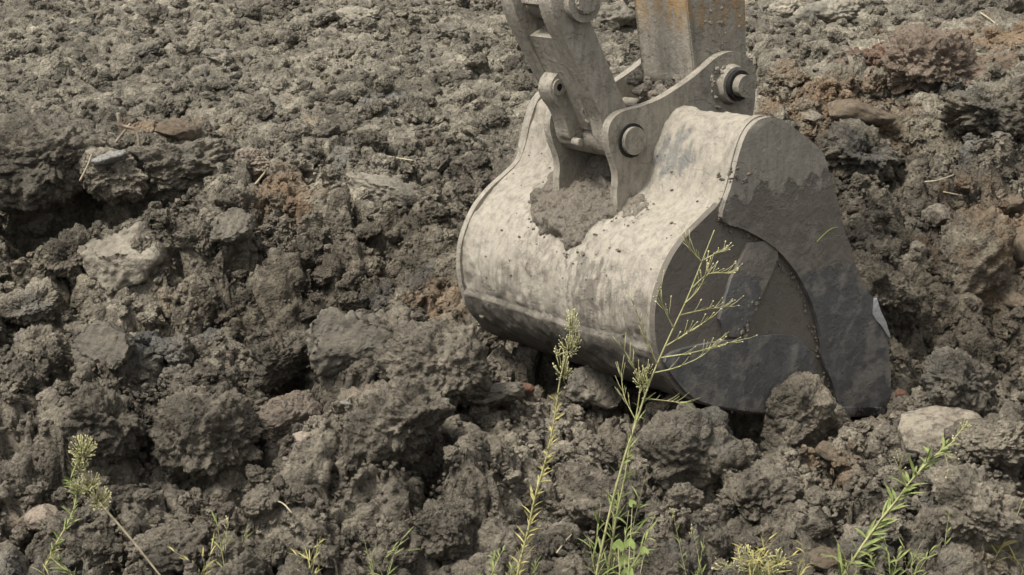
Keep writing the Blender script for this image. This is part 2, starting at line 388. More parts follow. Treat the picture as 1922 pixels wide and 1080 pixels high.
# ------------------------------------------------------------------ bucket, link and arm
CP, SP = math.cos(PHI), math.sin(PHI)
UA = np.array([CP, SP, 0]); WA = np.array([SP, -CP, 0]); O3 = np.array([0, 0, Z0])
def uv(px, py, w):
    """pixel -> in-plane coordinates on the upright plane w = const of the bucket"""
    d = ray(px, py); k = (O3 + WA*w - CAM)@WA/(d@WA); P = CAM + d*k - O3
    return np.array([P@UA, P[2]])
def uvs(pts, w): return [uv(a, b, w) for a, b in pts]
def crom(pts, n=6, closed=False):
    P = [np.array(p, float) for p in pts]; out = []; N = len(P)
    for i in range(N if closed else N-1):
        p0 = P[(i-1) % N] if closed or i > 0 else P[0]; p1 = P[i]; p2 = P[(i+1) % N]; p3 = P[(i+2) % N] if closed or i+2 < N else P[-1]
        for k in range(n):
            t = k/n; out.append(.5*((2*p1)+(-p0+p2)*t+(2*p0-5*p1+4*p2-p3)*t*t+(-p0+3*p1-3*p2+p3)*t**3))
    if not closed: out.append(P[-1])
    return out
def root(name, label, cat, loc, rz=0):
    e = bpy.data.objects.new(name, None); C.objects.link(e); e.location = loc; e.rotation_euler = (0, 0, rz); tag(e, label, cat); return e
def bm_obj(name, bm, m, parent, smooth=True, angle=35):
    bmesh.ops.recalc_face_normals(bm, faces=bm.faces[:])
    me = bpy.data.meshes.new(name); bm.to_mesh(me); bm.free(); me.materials.append(m)
    o = link(name, me, parent)
    if smooth:
        me.polygons.foreach_set('use_smooth', np.ones(len(me.polygons), bool))
        try: me.set_sharp_from_angle(angle=R(angle))
        except Exception: pass
    return o
def plate_bm(poly, w0, w1, bev=.004, holes=()):
    """flat plate of outline poly (u, v) between w0 and w1; local axes x = u, y = -w, z = v"""
    bm = bmesh.new(); a = [bm.verts.new((p[0], -w0, p[1])) for p in poly]; b = [bm.verts.new((p[0], -w1, p[1])) for p in poly]; N = len(poly)
    bm.faces.new(a); bm.faces.new(b[::-1])
    for i in range(N): bm.faces.new((a[i], b[i], b[(i+1) % N], a[(i+1) % N]))
    if bev:
        ed = [e for e in bm.edges if (e.verts[0].co.y == e.verts[1].co.y)]
        bmesh.ops.bevel(bm, geom=ed, offset=bev, segments=2, affect='EDGES', profile=.6)
    bmesh.ops.triangulate(bm, faces=[f for f in bm.faces if len(f.verts) > 4])
    return bm
def cyl_bm(c, r, w0, w1, seg=36, bev=.004, r2=None):
    bm = bmesh.new(); r2 = r2 or r
    L_ = [bm.verts.new((c[0]+r*math.cos(6.28319*i/seg), -w0, c[1]+r*math.sin(6.28319*i/seg))) for i in range(seg)]
    M_ = [bm.verts.new((c[0]+r2*math.cos(6.28319*i/seg), -w1, c[1]+r2*math.sin(6.28319*i/seg))) for i in range(seg)]
    bm.faces.new(L_); bm.faces.new(M_[::-1])
    for i in range(seg): bm.faces.new((L_[i], M_[i], M_[(i+1) % seg], L_[(i+1) % seg]))
    if bev:
        ed = [e for e in bm.edges if abs(e.verts[0].co.y-e.verts[1].co.y) < 1e-6]
        bmesh.ops.bevel(bm, geom=ed, offset=bev, segments=2, affect='EDGES')
    return bm
def ring_bm(c, ro, ri, w0, w1, seg=40):
    bm = bmesh.new(); rows = []
    for (rr, w) in ((ro, w0), (ro, w1), (ri, w1), (ri, w0)):
        rows.append([bm.verts.new((c[0]+rr*math.cos(6.28319*i/seg), -w, c[1]+rr*math.sin(6.28319*i/seg))) for i in range(seg)])
    for k in range(4):
        for i in range(seg): bm.faces.new((rows[k][i], rows[k][(i+1) % seg], rows[(k+1) % 4][(i+1) % seg], rows[(k+1) % 4][i]))
    return bm
PALE, TAN, BROWN, STEEL = (.315, .285, .232), (.24, .214, .170), (.135, .119, .097), (.066, .065, .062)
def mud_metal(name, pale=.5, v_pale=None, v_steel=None, steel=(.6, .8), paint=None, relief=1., crease=None, tone=1., stain=()):
    """dried clay over worn steel; boundaries follow heights where clay was washed or scraped off; crease only tints darker below it"""
    m, n, l, b = mat(name); p = opos(n); xyz = sepxyz(n, l, p)
    big = noise(n, l, p, 3.2, 5, .6); mid = noise(n, l, p, 14, 6, .65); sm = noise(n, l, p, 60, 5, .7)
    mp = n.new('ShaderNodeMapping'); mp.inputs['Scale'].default_value = (40, 40, 9); l.new(p, mp.inputs[0]); streak = noise(n, l, mp.outputs[0], 1, 4, .6)
    base = ramp(n, l, mix(n, l, .5, big, mid), [(.32, tuple(c*tone for c in TAN)), (.55, tuple(c*tone for c in PALE))])
    base = mix(n, l, 1., base, ramp(n, l, sm, [(.3, .86), (.7, 1.08)]), 'MULTIPLY'); hmask = None
    base = mix(n, l, .75, base, ramp(n, l, streak, [(.35, .72), (.55, 1.06)]), 'MULTIPLY')
    for (sc_, sr_, sk_, sf_) in stain:
        dn_ = n.new('ShaderNodeVectorMath'); dn_.operation = 'DISTANCE'; l.new(p, dn_.inputs[0]); dn_.inputs[1].default_value = sc_
        base = mix(n, l, mapr(n, l, mth(n, l, 'ADD', dn_.outputs['Value'], mapr(n, l, mix(n, l, .5, mid, streak), .35, .65, -sr_*.8, sr_*.8)), sr_, sr_*.45, 0, sf_), base, sk_)
    wob = mth(n, l, 'ADD', mapr(n, l, big, .3, .7, -.09, .09), mapr(n, l, mid, .3, .7, -.06, .06))
    hv = mth(n, l, 'ADD', xyz[2], wob)
    if v_pale is not None:
        k = mapr(n, l, mth(n, l, 'ADD', hv, mapr(n, l, sm, .3, .7, -.02, .02)), v_pale+.022, v_pale-.022); hmask = k
        col = mix(n, l, k, base, mix(n, l, mid, tuple(c*.7 for c in BROWN), tuple(c*1.35 for c in BROWN)))
    else:
        k = ramp(n, l, mix(n, l, .45, big, mid), [(.40-.1*pale, 1.), (.46-.1*pale, 0.)])
        col = mix(n, l, mth(n, l, 'MULTIPLY', k, .8), base, BROWN)
    if v_steel is not None:
        b.inputs['Specular IOR Level'].default_value = .5
        k2 = mapr(n, l, mth(n, l, 'ADD', hv, mapr(n, l, xyz[0], .2, 1.3, -.12, .12)), v_steel+.03, v_steel-.03)
        st = mix(n, l, streak, tuple(c*.75 for c in STEEL), (.125, .124, .118))
        col = mix(n, l, mth(n, l, 'MULTIPLY', k2, .85), col, st)
        st = mix(n, l, ramp(n, l, mix(n, l, .5, big, mid), [(.50, 0.), (.62, .7)]), st, (.18, .178, .17))
        col = mix(n, l, mth(n, l, 'MULTIPLY', k2, .85), col, st)
        dry = ramp(n, l, mix(n, l, .5, mid, big), [(.50, 0.), (.60, .6)]); col = mix(n, l, dry, col, tuple(c*1.6 for c in BROWN))
    if crease is not None:
        k3 = mth(n, l, 'MULTIPLY', mapr(n, l, mth(n, l, 'ADD', xyz[2], mth(n, l, 'MULTIPLY', wob, .45)), crease+.06, crease-.03), mapr(n, l, xyz[0], .75, .55, .6, 1))  # plain darkening of the shell below the crease height
        col = mix(n, l, mth(n, l, 'MULTIPLY', k3, .93), col, mix(n, l, streak, (.036, .032, .027), (.115, .102, .083)))
    if paint is not None:
        k4 = mth(n, l, 'MULTIPLY', mapr(n, l, hv, paint, paint+.10), ramp(n, l, mix(n, l, .6, streak, big), [(.42, 1.), (.53, .0)]))
        col = mix(n, l, k4, col, mix(n, l, mid, (.36, .20, .06), (.40, .27, .12)))
    sc = ramp(n, l, noise(n, l, p, 26, 5, .75), [(.63, 0.), (.70, .55)]); col = mix(n, l, sc, col, (.10, .095, .09))
    l.new(col, b.inputs['Base Color']); l.new(ramp(n, l, mid, [(.3, .60 if v_steel is None else .30), (.7, .92 if v_steel is None else .7)]), b.inputs['Roughness'])
    flake = ramp(n, l, noise(n, l, p, 9, 6, .6), [(.46, 0.), (.49, 1.)])
    bump(n, l, b, ([(hmask, -.006, .6)] if hmask is not None else [])+[(flake, .004*relief, .6), (mid, .009*relief, .7), (sm, .0045*relief, .8), (noise(n, l, p, 220, 3, .6), .002*relief, .7)])
    return m
WH = .60                                        # half width
v_at = lambda py, w=WH: uv(1400, py, w)[1]
M_SIDE = mud_metal('mud_and_steel_side', .5, v_pale=v_at(368), tone=.95)
M_CUT = mud_metal('worn_side_cutter', .5, v_pale=v_at(362), v_steel=v_at(500), tone=.95)
M_WEAR = mud_metal('worn_wear_plate', .5, v_pale=2, v_steel=2)
M_BRACE = mud_metal('worn_brace_plate', .5, v_pale=2, v_steel=uv(1400, 560, WH)[1]+.02)
M_EAR = mud_metal('mud_on_ears', .8, relief=1.7, tone=1.05)
M_LINK = mud_metal('mud_on_link', .7, relief=1.8, tone=1.02)
M_ARM = mud_metal('mud_on_yellow_arm', .8, relief=1.6, paint=uv(1290, 78, .15)[1], tone=.95)
M_PIN = mud_metal('mud_on_pins', .7, relief=1.6, tone=.95)
m_, n_, l_, b_ = mat('black_seal_and_hole_shade'); b_.inputs['Base Color'].default_value = (.02, .019, .017, 1); b_.inputs['Roughness'].default_value = .7; M_SEAL_HOLE = m_
bump(n_, l_, b_, [(noise(n_, l_, opos(n_), 70, 4, .7), .01, .8)])

bk = root('excavator_bucket', 'large mud caked steel excavator bucket digging into the soil', 'bucket', (0, 0, Z0), PHI)
back = [(1430, 217), (1407, 228), (1389, 254), (1375, 295), (1364, 343), (1350, 381), (1326, 407), (1292, 441), (1263, 481), (1244, 524), (1232, 567), (1229, 610), (1234, 655), (1250, 705), (1290, 748), (1345, 765), (1395, 774), (1440, 778)]
mouth = [(1510, 780), (1580, 778), (1653, 768), (1664, 720), (1662, 680), (1655, 620), (1640, 575), (1622, 544), (1602, 510), (1590, 464), (1576, 430), (1567, 384), (1553, 338), (1539, 292), (1521, 269), (1487, 243), (1458, 223)]
side_poly = crom(uvs(back+mouth, WH), 5, True)
prof = crom(uvs(back+mouth[:3], WH), 8)
cen = np.mean(side_poly, axis=0)
SPL = {}
for s in (1, -1):
    SPL[s] = bm_obj('side_plate', plate_bm(side_poly, s*(WH-.028), s*WH, .005), M_SIDE if s > 0 else M_EAR, bk)
# shell: back and floor bent from one sheet, inside the rim of the side plates
P = np.array(prof); tg = np.gradient(P, axis=0); tg /= np.linalg.norm(tg, axis=1)[:, None]; nr = np.stack([-tg[:, 1], tg[:, 0]], 1)
nr *= np.sign(np.sum(nr*(P-cen), 1))[:, None] if False else 1
if np.sum((P-cen)*nr) < 0: nr = -nr
seg = np.r_[0, np.cumsum(np.linalg.norm(np.diff(P, axis=0), axis=1))]
ts = np.linspace(0, seg[-1], 260); Pu = np.stack([np.interp(ts, seg, P[:, k]) for k in (0, 1)], 1); Nu = np.stack([np.interp(ts, seg, nr[:, k]) for k in (0, 1)], 1)
ws = np.linspace(-WH+.027, WH-.027, 220)
G = np.zeros((260, 220, 3)); G[..., 0] = Pu[:, None, 0]; G[..., 2] = Pu[:, None, 1]; G[..., 1] = -ws[None, :]
q = G.reshape(-1, 3)
lay = np.clip(fbm3(q, 7, 4, 901)*3+.3, 0, 1)*.006
d_ = -.012 + lay + .004*fbm3(q, 18, 3, 911) + .006*fbm3(q, 3, 2, 921)
d_ = d_.reshape(260, 220)
crs = uv(1233, 664, WH)[1]
below = (Pu[:, 1] < crs) & (ts > seg[np.argmin(P[:, 0])])
d_[below] += .014                                # heavier heel sheet starts at a ridge
G[..., 0] += d_*Nu[:, None, 0]; G[..., 2] += d_*Nu[:, None, 1]
inner = G.copy(); inner[..., 0] = Pu[:, None, 0]-.045*Nu[:, None, 0]; inner[..., 2] = Pu[:, None, 1]-.045*Nu[:, None, 1]
def grid_faces(a, b, o=0): 
    i = np.arange(a*b).reshape(a, b)+o; return np.stack([i[:-1, :-1], i[:-1, 1:], i[1:, 1:], i[1:, :-1]], -1).reshape(-1, 4)
qq = O3 + G[..., :1]*UA - G[..., 1:2]*WA + G[..., 2:]*np.array([0, 0, 1.]) - CAM; pxg = np.stack([PW/2+FPX*(qq@RT)/(qq@FW), PH/2-FPX*(qq@UP)/(qq@FW)], -1)
def on_shell(px, py): return tuple(G[np.unravel_index(np.argmin(np.linalg.norm(pxg-np.array([px, py]), axis=-1)), pxg.shape[:2])])
M_SHELL = mud_metal('dried_mud_on_shell', .75, crease=uv(1236, 668, WH)[1], relief=.8, stain=((on_shell(1085, 375), .26, tuple(c*1.3 for c in BROWN), .8), (on_shell(1095, 540), .13, tuple(c*.9 for c in BROWN), .7), (on_shell(1265, 290), .10, (.13, .135, .135), .6), (on_shell(960, 560), .14, BROWN, .5), (on_shell(1190, 590), .12, BROWN, .55)))
sv = G.reshape(-1, 3); iv = inner[::6, ::6].reshape(-1, 3)
link('shell', mesh_np('shell', sv, grid_faces(260, 220), M_SHELL), bk)
link('inner_lining', mesh_np('inner_lining', iv, grid_faces(*inner[::6, ::6].shape[:2])[:, ::-1], M_WEAR), bk)
# raised plates on the sides
inner_curve = [(1350, 415), (1395, 432), (1447, 464), (1487, 510), (1516, 567), (1533, 625), (1539, 676), (1559, 725), (1575, 765)]
cut_poly = [(1352, 385)] + inner_curve + [(1653, 762)] + mouth[3:] + [(1432, 219), (1408, 230), (1390.5, 255), (1377, 295), (1366, 343)]
wear = [(1245, 668), (1300, 648), (1395, 633), (1465, 627), (1500, 636), (1520, 670), (1530, 705), (1546, 745), (1545, 772), (1440, 774), (1350, 762), (1296, 745), (1258, 705)]
brace = [(1400, 455), (1455, 468), (1448, 500), (1435, 530), (1382, 632), (1345, 598)]
cp = crom(uvs(cut_poly, WH), 3, True); wp = crom(uvs(wear, WH), 3, True); bp = crom(uvs(brace, WH), 2, True)
for s in (1, -1):
    bm_obj('side_cutter', plate_bm(cp, s*(WH-.002), s*(WH+.022), .005), M_CUT, SPL[s])
    bm_obj('wear_plate', plate_bm(wp, s*(WH-.001), s*(WH+.016), .004), M_WEAR, SPL[s])
    bm_obj('brace_plate', plate_bm(bp, s*(WH-.0015), s*(WH+.016), .004), M_BRACE, SPL[s])
# cutting edge across the mouth
lip = [uv(1505, 786, WH), uv(1655, 776, WH), uv(1655, 762, WH), uv(1505, 760, WH)]
m_, n_, l_, b_ = mat('polished_edge_steel'); b_.inputs['Metallic'].default_value = .8; pp = opos(n_)
l_.new(ramp(n_, l_, noise(n_, l_, pp, 18, 5, .7), [(.45, (.05, .048, .045)), (.62, (.32, .32, .32))]), b_.inputs['Base Color']); l_.new(ramp(n_, l_, noise(n_, l_, pp, 30, 4), [(.4, .6), (.6, .35)]), b_.inputs['Roughness']); M_EDGE = m_
bm_obj('cutting_edge', plate_bm(lip, -WH-.03, WH+.03, .006), M_EDGE, bk)
# ears
EW, ET = .19, .038
ear_out = [(1163, 400), (1158, 365), (1160, 335), (1155, 310), (1147, 287), (1142, 263), (1143, 240), (1152, 222), (1170, 209), (1200, 201), (1237, 187), (1272, 166), (1307, 141), (1340, 112), (1358, 101), (1378, 97), (1399, 103), (1413, 120), (1419, 145), (1418, 175), (1414, 212), (1400, 260), (1330, 330), (1270, 360), (1220, 390), (1190, 410)]
ear_poly = crom(uvs(ear_out, EW), 4, True)
EAR = {}
for s in (1, -1):
    EAR[s] = bm_obj('ear', plate_bm(ear_poly, s*EW, s*(EW-ET), .005), M_EAR, bk)
pin1 = uv(1192, 265, EW+.02); pin2 = uv(1398, 162, EW+.075)
LPN = bm_obj('link_pin', cyl_bm(pin1, .052, -EW-.03, EW+.022, 40, .008), M_PIN, bk)
bm_obj('pin_seal', ring_bm(pin1, .064, .050, EW-.01, EW+.006), M_SEAL_HOLE, LPN)
APN = bm_obj('arm_pin', cyl_bm(pin2, .043, -EW-.06, EW+.085, 40, .006), M_PIN, bk)
bm_obj('pin_boss', cyl_bm(pin2, .080, EW-.004, EW+.030, 44, .010, .070), M_EAR, EAR[1])
bm_obj('pin_seal', ring_bm(pin2, .058, .042, EW+.02, EW+.052), M_SEAL_HOLE, APN)
bm_obj('pin_boss', cyl_bm(pin2, .080, -EW-.030, -EW+.004, 44, .010), M_EAR, EAR[-1])
# plate tying the ears together above the shell
tie = [uv(1175, 196, 0), uv(1270, 194, 0), uv(1330, 210, 0), uv(1330, 230, 0), uv(1175, 216, 0)]
bm_obj('tie_plate', plate_bm(tie, -EW+ET, EW-ET, .004), M_EAR, bk)

# link
lk = root('bucket_link', 'mud covered steel link pinned between the bucket ears', 'link', (0, 0, Z0), PHI)
LW, LT = .150, .075
up1 = uv(1088, 2, LW); nl = [(1036, -20), (1040, 30), (1078, 112), (1113, 187), (1132, 228), (1145, 285), (1200, 290), (1215, 250), (1190, 225), (1170, 190), (1135, 105), (1100, 20), (1085, -20)]
leg = crom(uvs(nl, LW), 3, True)
def noisy(bm, amp, f, seed, cuts=0):
    co = np.array([v.co[:] for v in bm.verts]); d = amp*np.stack([fbm3(co, f, 3, seed+k) for k in range(3)], 1)
    for v, q in zip(bm.verts, d): v.co += Vector(q)
    return bm
bm_obj('side_arm', plate_bm(leg, LW, LW-LT, .006), M_LINK, lk)
bm_obj('side_arm', plate_bm(leg, -LW+LT, -LW, .006), M_LINK, lk)
d0 = uv(1072, 112, LW)-uv(1040, 30, LW); d0 /= np.linalg.norm(d0); s0 = np.array([-d0[1], d0[0]]); s0 *= np.sign(s0[0])
wb0 = uv(1062, 78, LW)
tw = crom([wb0+s0*.035, wb0+s0*.105, pin1+np.array([.04, .03]), pin1+np.array([-.07, .0])], 1, True)
bm_obj('web_plate', plate_bm([wb0+s0*.010, wb0+s0*.11, uv(1185, 235, LW), uv(1140, 250, LW)], -LW+LT, LW-LT, .003), M_LINK, lk)
lug_px = [(1052, 68), (1050, 88), (1051, 105), (1042, 130), (1029, 148), (1023, 165), (1030, 187), (1044, 207), (1055, 235), (1064, 262), (1100, 262), (1110, 220), (1085, 150), (1068, 90)]
lug = crom(uvs(lug_px, -.03), 4, True); hole = uv(1049, 164, 0)
LUG = bm_obj('lug_plate', plate_bm(lug, -.075, .0, .008), M_LINK, lk)
bm_obj('lug_ring', ring_bm(hole, .030, .014, -.002, .006, 28), M_LINK, LUG)
bm_obj('lug_hole_shade', cyl_bm(hole, .015, -.01, .002, 24, 0), M_SEAL_HOLE, LUG)  # solid black disc: the shade inside the hole is put into its colour
TUB = bm_obj('pin_tube', cyl_bm(pin1, .074, -EW+ET+.004, EW-ET-.004, 40, .006), M_LINK, lk)
nip = uv(1086, 268, .0); 
bm_obj('grease_nipple', cyl_bm(uv(1083, 268, .02)-np.array([.0, -.002]), .016, .0, .045, 20, .003), M_LINK, TUB)
bm_obj('top_tube', cyl_bm(up1, .075, -LW-.02, LW+.03, 40, .008), M_LINK, lk)
bm_obj('top_pin', cyl_bm(up1, .046, -LW-.07, LW+.045, 36, .006), M_PIN, lk)
wb1 = [wb0+s0*.02, wb0+s0*.02-d0*.02, wb0+s0*.05-d0*.05, wb0+s0*.09-d0*.02]
bolt = uv(1008, 12, -.1)
bm_obj('bolt_head', cyl_bm(bolt, .030, -.10, -.02, 6, .003), M_LINK, lk)
bm_obj('bolt_head', cyl_bm(uv(975, 3, -.2), .022, -.26, -.18, 6, .003), M_LINK, lk)
rod = [up1+np.array(p) for p in ((-.09, -.02), (.06, -.03), (.09, .1), (.05, .9), (-.06, .9), (-.1, .1))]
bm_obj('cylinder_rod_end', plate_bm(crom(rod, 3, True), -.06, .06, .012), M_LINK, lk)

# arm
am = root('dipper_arm', 'yellow steel excavator arm smeared with dried mud above the bucket', 'excavator arm', (0, 0, Z0), PHI)
AW = .148
t0 = uv(1290, 0, AW); t1 = uv(1305, 140, AW); t2 = uv(1395, 0, AW); t3 = uv(1397, 100, AW); pa = uv(1366, 157, AW)
dn = t1-t0; ext = 1.6
arm = [t0-dn*6, t2-(t3-t2)*8, t3, pa+np.array([.115, .0]), pa+np.array([.085, -.075]), pa+np.array([.01, -.112]), pa+np.array([-.07, -.085]), t1+np.array([.008, -.05]), t1]
arm_poly = crom(arm[2:], 3)
arm_poly = [arm[0], arm[1]] + arm_poly
bm_obj('arm_box', plate_bm(arm_poly, -AW, AW, .010), M_ARM, am)
edge = [t0-dn*6+np.array([-.006, 0]), t0-dn*6+np.array([.012, 0]), t1+np.array([.012, 0]), t1+np.array([-.006, 0])]
bm_obj('weld_bead', plate_bm(edge, AW-.008, AW+.006, .003), M_ARM, am)
print('bucket', time.time()-T0)
# ------------------------------------------------------------------ mud stuck on the bucket
def world_local(L):                     # bucket-local points -> world
    L = np.asarray(L); return O3 + L[..., :1]*UA - L[..., 1:2]*WA + L[..., 2:]*np.array([0, 0, 1.])
def to_px(Pw):
    q = Pw-CAM; d = q@FW; return np.stack([PW/2+FPX*(q@RT)/d, PH/2-FPX*(q@UP)/d], -1)
def inside(poly, p):
    r = np.zeros(len(p), bool); n = len(poly); dmin = np.full(len(p), 1e9)
    for i in range(n):
        a = np.array(poly[i], float); b = np.array(poly[(i+1) % n], float)
        c = ((a[1] > p[:, 1]) != (b[1] > p[:, 1])) & (p[:, 0] < (b[0]-a[0])*(p[:, 1]-a[1])/(b[1]-a[1]+1e-9)+a[0]); r ^= c
        t = np.clip(((p-a)@(b-a))/((b-a)@(b-a)), 0, 1); dmin = np.minimum(dmin, np.linalg.norm(p-(a+t[:, None]*(b-a)), axis=1))
    return np.where(r, dmin, -dmin)
SOIL_CAKE = soil_mat('cracked_mud', (.20, .175, .14), False, .6)
def cake(name, poly, thick, label, seed):
    A, B = 420, 360
    ti = np.linspace(0, 259, A); wi = np.linspace(0, 219, B)
    i0 = np.clip(np.floor(ti).astype(int), 0, 258); j0 = np.clip(np.floor(wi).astype(int), 0, 218); fi = (ti-i0)[:, None, None]; fj = (wi-j0)[None, :, None]
    Q = (G[i0][:, j0]*(1-fi)+G[i0+1][:, j0]*fi)*(1-fj)+(G[i0][:, j0+1]*(1-fi)+G[i0+1][:, j0+1]*fi)*fj
    q = Q.reshape(-1, 3); sd = inside(poly, to_px(world_local(q))) + 9*fbm3(q, 14, 3, seed)
    sd[np.repeat(ti, B) > 175] = -50
    h = thick*np.clip(sd/30, 0, 1)**.45*(.75+.5*fbm3(q, 5, 2, seed+3)) + np.clip(sd/10, 0, 1)*(.040*(.5-wor3(q, 18, seed+1))+.018*(.5-wor3(q, 45, seed+2))+.008*fbm3(q, 30, 3, seed+5))
    h = np.where(sd > 0, h, -.004)
    Nf = np.stack([np.interp(ti, np.arange(260), Nu[:, k]) for k in (0, 1)], 1)
    nn = np.repeat(np.stack([Nf[:, 0], np.zeros(A), Nf[:, 1]], 1)[:, None], B, 1).reshape(-1, 3)
    q = q + nn*h[:, None]
    f = grid_faces(A, B); f = f[(sd[f] > -4).all(1)]
    use = np.unique(f); rm = np.zeros(len(q), int); rm[use] = np.arange(len(use))
    o = link(name, mesh_np(name, q[use], rm[f], SOIL_CAKE), None, (0, 0, Z0), (0, 0, PHI)); tag(o, label, 'mud'); return o
cake('mud_cake', [(995, 372), (1030, 338), (1048, 320), (1050, 270), (1150, 280), (1158, 330), (1160, 395), (1148, 406), (1128, 402), (1108, 428), (1085, 462), (1068, 478), (1056, 448), (1018, 436), (1003, 408)], .05, 'thick cracked brown mud cake stuck between the bucket ears', 951)
cake('mud_lump', [(1168, 392), (1180, 372), (1208, 368), (1214, 382), (1196, 402), (1172, 406)], .03, 'small brown mud lump beside the foot of the near bucket ear', 961)
def joined(name, items, m, parent=None):
    """several small crumbs of one smear of mud, joined"""
    vs_, fs_ = [], []; o = 0; v0, f0 = ICO[4]
    forms = [np.array([q.co[:] for q in me.vertices]) for me in CS]
    for (c, r) in items:
        v = forms[random.randrange(len(forms))]@np.array(Euler((random.uniform(0, 6), random.uniform(0, 6), random.uniform(0, 6))).to_matrix()); vs_.append(v*np.array(r)+np.array(c)); fs_.append(f0+o); o += len(v0)
    ob = link(name, mesh_np(name, np.concatenate(vs_), np.concatenate(fs_), m), parent); return ob
def on_side(px, py, w): a = uv(px, py, w); return (a[0], -w, a[1])
it = []
for k in range(46):
    t = k/45; px = 1447+(1386-1447)*t+random.uniform(-7, 7)*(1+.8*t); py = 492+(628-492)*t+random.uniform(-5, 5)
    r = random.uniform(.006, .014)*(.7+.6*t); it.append((on_side(px, py, WH+.010), (r, r*.7, r*1.2)))
tag(joined('mud_ridge', it, SOIL_CAKE, bk), kind='stuff')
it = []
for (pa_, pb_, n_k, sp_) in (((1350, 412), (1450, 465), 26, 4), ((1450, 470), (1540, 680), 46, 4), ((1541, 690), (1572, 768), 34, 7), ((1330, 760), (1440, 772), 34, 7)):
    for k in range(n_k):
        t = random.random(); r = random.uniform(.004, .010)
        it.append((on_side(pa_[0]+(pb_[0]-pa_[0])*t+random.gauss(0, sp_)-(8*math.sin(3.14*t) if sp_ == 4 and n_k == 46 else 0)*-2.2, pa_[1]+(pb_[1]-pa_[1])*t+random.gauss(0, sp_), WH+.004), (r, r*.6, r)))
tag(joined('mud_seam', it, SOIL_CAKE, bk), kind='stuff')
it = []
for k in range(70):                     # spatter on the back of the bucket
    i = random.randrange(20, 125); j = random.randrange(5, 215); r = random.uniform(.002, .006)*(2.2 if random.random() < .08 else 1)
    it.append((G[i, j]+np.array([Nu[i, 0], 0, Nu[i, 1]])*.001, (r*random.uniform(.8, 1.8), r*random.uniform(.8, 1.8), r*.7)))
tag(joined('mud_spatter', it, SOIL_CAKE, bk), kind='stuff')
it = []; edge_ = [(995, 372), (1030, 338), (1048, 320), (1160, 395), (1148, 406), (1128, 402), (1108, 428), (1085, 462), (1068, 478), (1056, 448), (1018, 436), (1003, 408), (1180, 400), (1210, 380)]
for k in range(150):
    a_, b2_ = random.choice(edge_); sp_ = random.choice((5, 9, 20)); g_ = on_shell(a_+random.gauss(0, sp_), b2_+random.gauss(4, sp_)); r = random.uniform(.002, .008)*(1 if sp_ < 20 else .6); it.append((g_, (r, r, r*.8)))
tag(joined('mud_crumb', it, SOIL_CAKE, bk), kind='stuff')
it = []
for k in range(26): it.append((on_side(1348+random.uniform(0, 60), 316+random.uniform(0, 26)+.25*k*0, WH+.023), (random.uniform(.006, .02), .004, random.uniform(.004, .010))))
tag(joined('mud_smear', it[:16], SOIL_CAKE, bk), kind='stuff')
it = []
for k in range(30): it.append((on_side(1352+random.gauss(0, 12), 158+random.gauss(0, 18), EW+.002), tuple(random.uniform(.006, .016) for _ in range(3))))
for k in range(22): it.append((on_side(1545+random.gauss(0, 14), 312+random.gauss(-25, 16), WH+.02), (random.uniform(.005, .012),)*3))
tag(joined('mud_clump', it[:30], M_EAR, bk), kind='stuff')
it = [(on_side(1235+random.gauss(0, 22), 172+random.gauss(0, 10), random.uniform(-.12, .12)), (random.uniform(.02, .04),)*3) for k in range(26)]
joined_o = joined('mud_fill', it, SOIL_CAKE, bk); tag(joined_o, kind='stuff')

it = [(on_side(1128+random.gauss(0, 12), 232+random.gauss(0, 14), random.uniform(-.10, .07)), tuple(random.uniform(.008, .022) for _ in range(3))) for k in range(34)]
it += [(on_side(1100+random.gauss(0, 5), 150+random.uniform(-60, 70), random.uniform(.02, .07)), tuple(random.uniform(.005, .013) for _ in range(3))) for k in range(24)]
tag(joined('mud_fill', it, M_LINK, lk), kind='stuff')
it = [(on_side(random.uniform(1308, 1390), 70+random.uniform(-60, 50), AW+.001), (random.uniform(.004, .012), .004, random.uniform(.004, .012))) for k in range(18)]
tag(joined('mud_spatter', it, M_ARM, am), kind='stuff')

# ------------------------------------------------------------------ stones, rubbish, marked clods
def stone_mat(name, a, b2, rough=.85):
    m, n, l, b = mat(name); p = opos(n); f1 = noise(n, l, p, 2.4, 6, .65); f2 = noise(n, l, p, 14, 5, .7)
    c = ramp(n, l, mix(n, l, .4, f1, f2), [(.38, a), (.62, b2)]); oi = ramp(n, l, noise(n, l, p, 5, 6, .7), [(.44, 0.), (.60, .85)])
    l.new(mix(n, l, oi, c, (.13, .11, .085)), b.inputs['Base Color']); b.inputs['Roughness'].default_value = rough
    bump(n, l, b, [(f2, .05, .7), (noise(n, l, p, 40, 4, .7), .02, .7)]); return m
M_PALE = stone_mat('pale_stone', (.42, .36, .27), (.64, .57, .45)); M_OCH = stone_mat('ochre_stone', (.22, .165, .11), (.36, .285, .20))
M_RED = stone_mat('red_brick', (.28, .12, .075), (.40, .21, .14)); M_WHITE = stone_mat('white_scrap', (.40, .39, .355), (.62, .61, .57), .6)
M_BRN = soil_mat('brown_clod', (.235, .19, .148), False, .5); M_GREY = soil_mat('grey_clay', (.125, .116, .097), True, .25, .35)
ST = [clod_mesh('stone', 500+k, 5, M_PALE, (1, r1, r2), .55, fc, crumb=.35) for k, (r1, r2, fc) in enumerate([(.8, .55, 9), (.7, .42, 8), (.9, .7, 12), (.7, .5, 7)])]
ROCK = clod_mesh('rock_form', 541, 5, M_PALE, (1, .8, .62), .28, 16, crumb=.5)
UNI = lambda k, sub=6, **kw: clod_mesh('clod_form', 700+k, sub, SOIL, **kw)
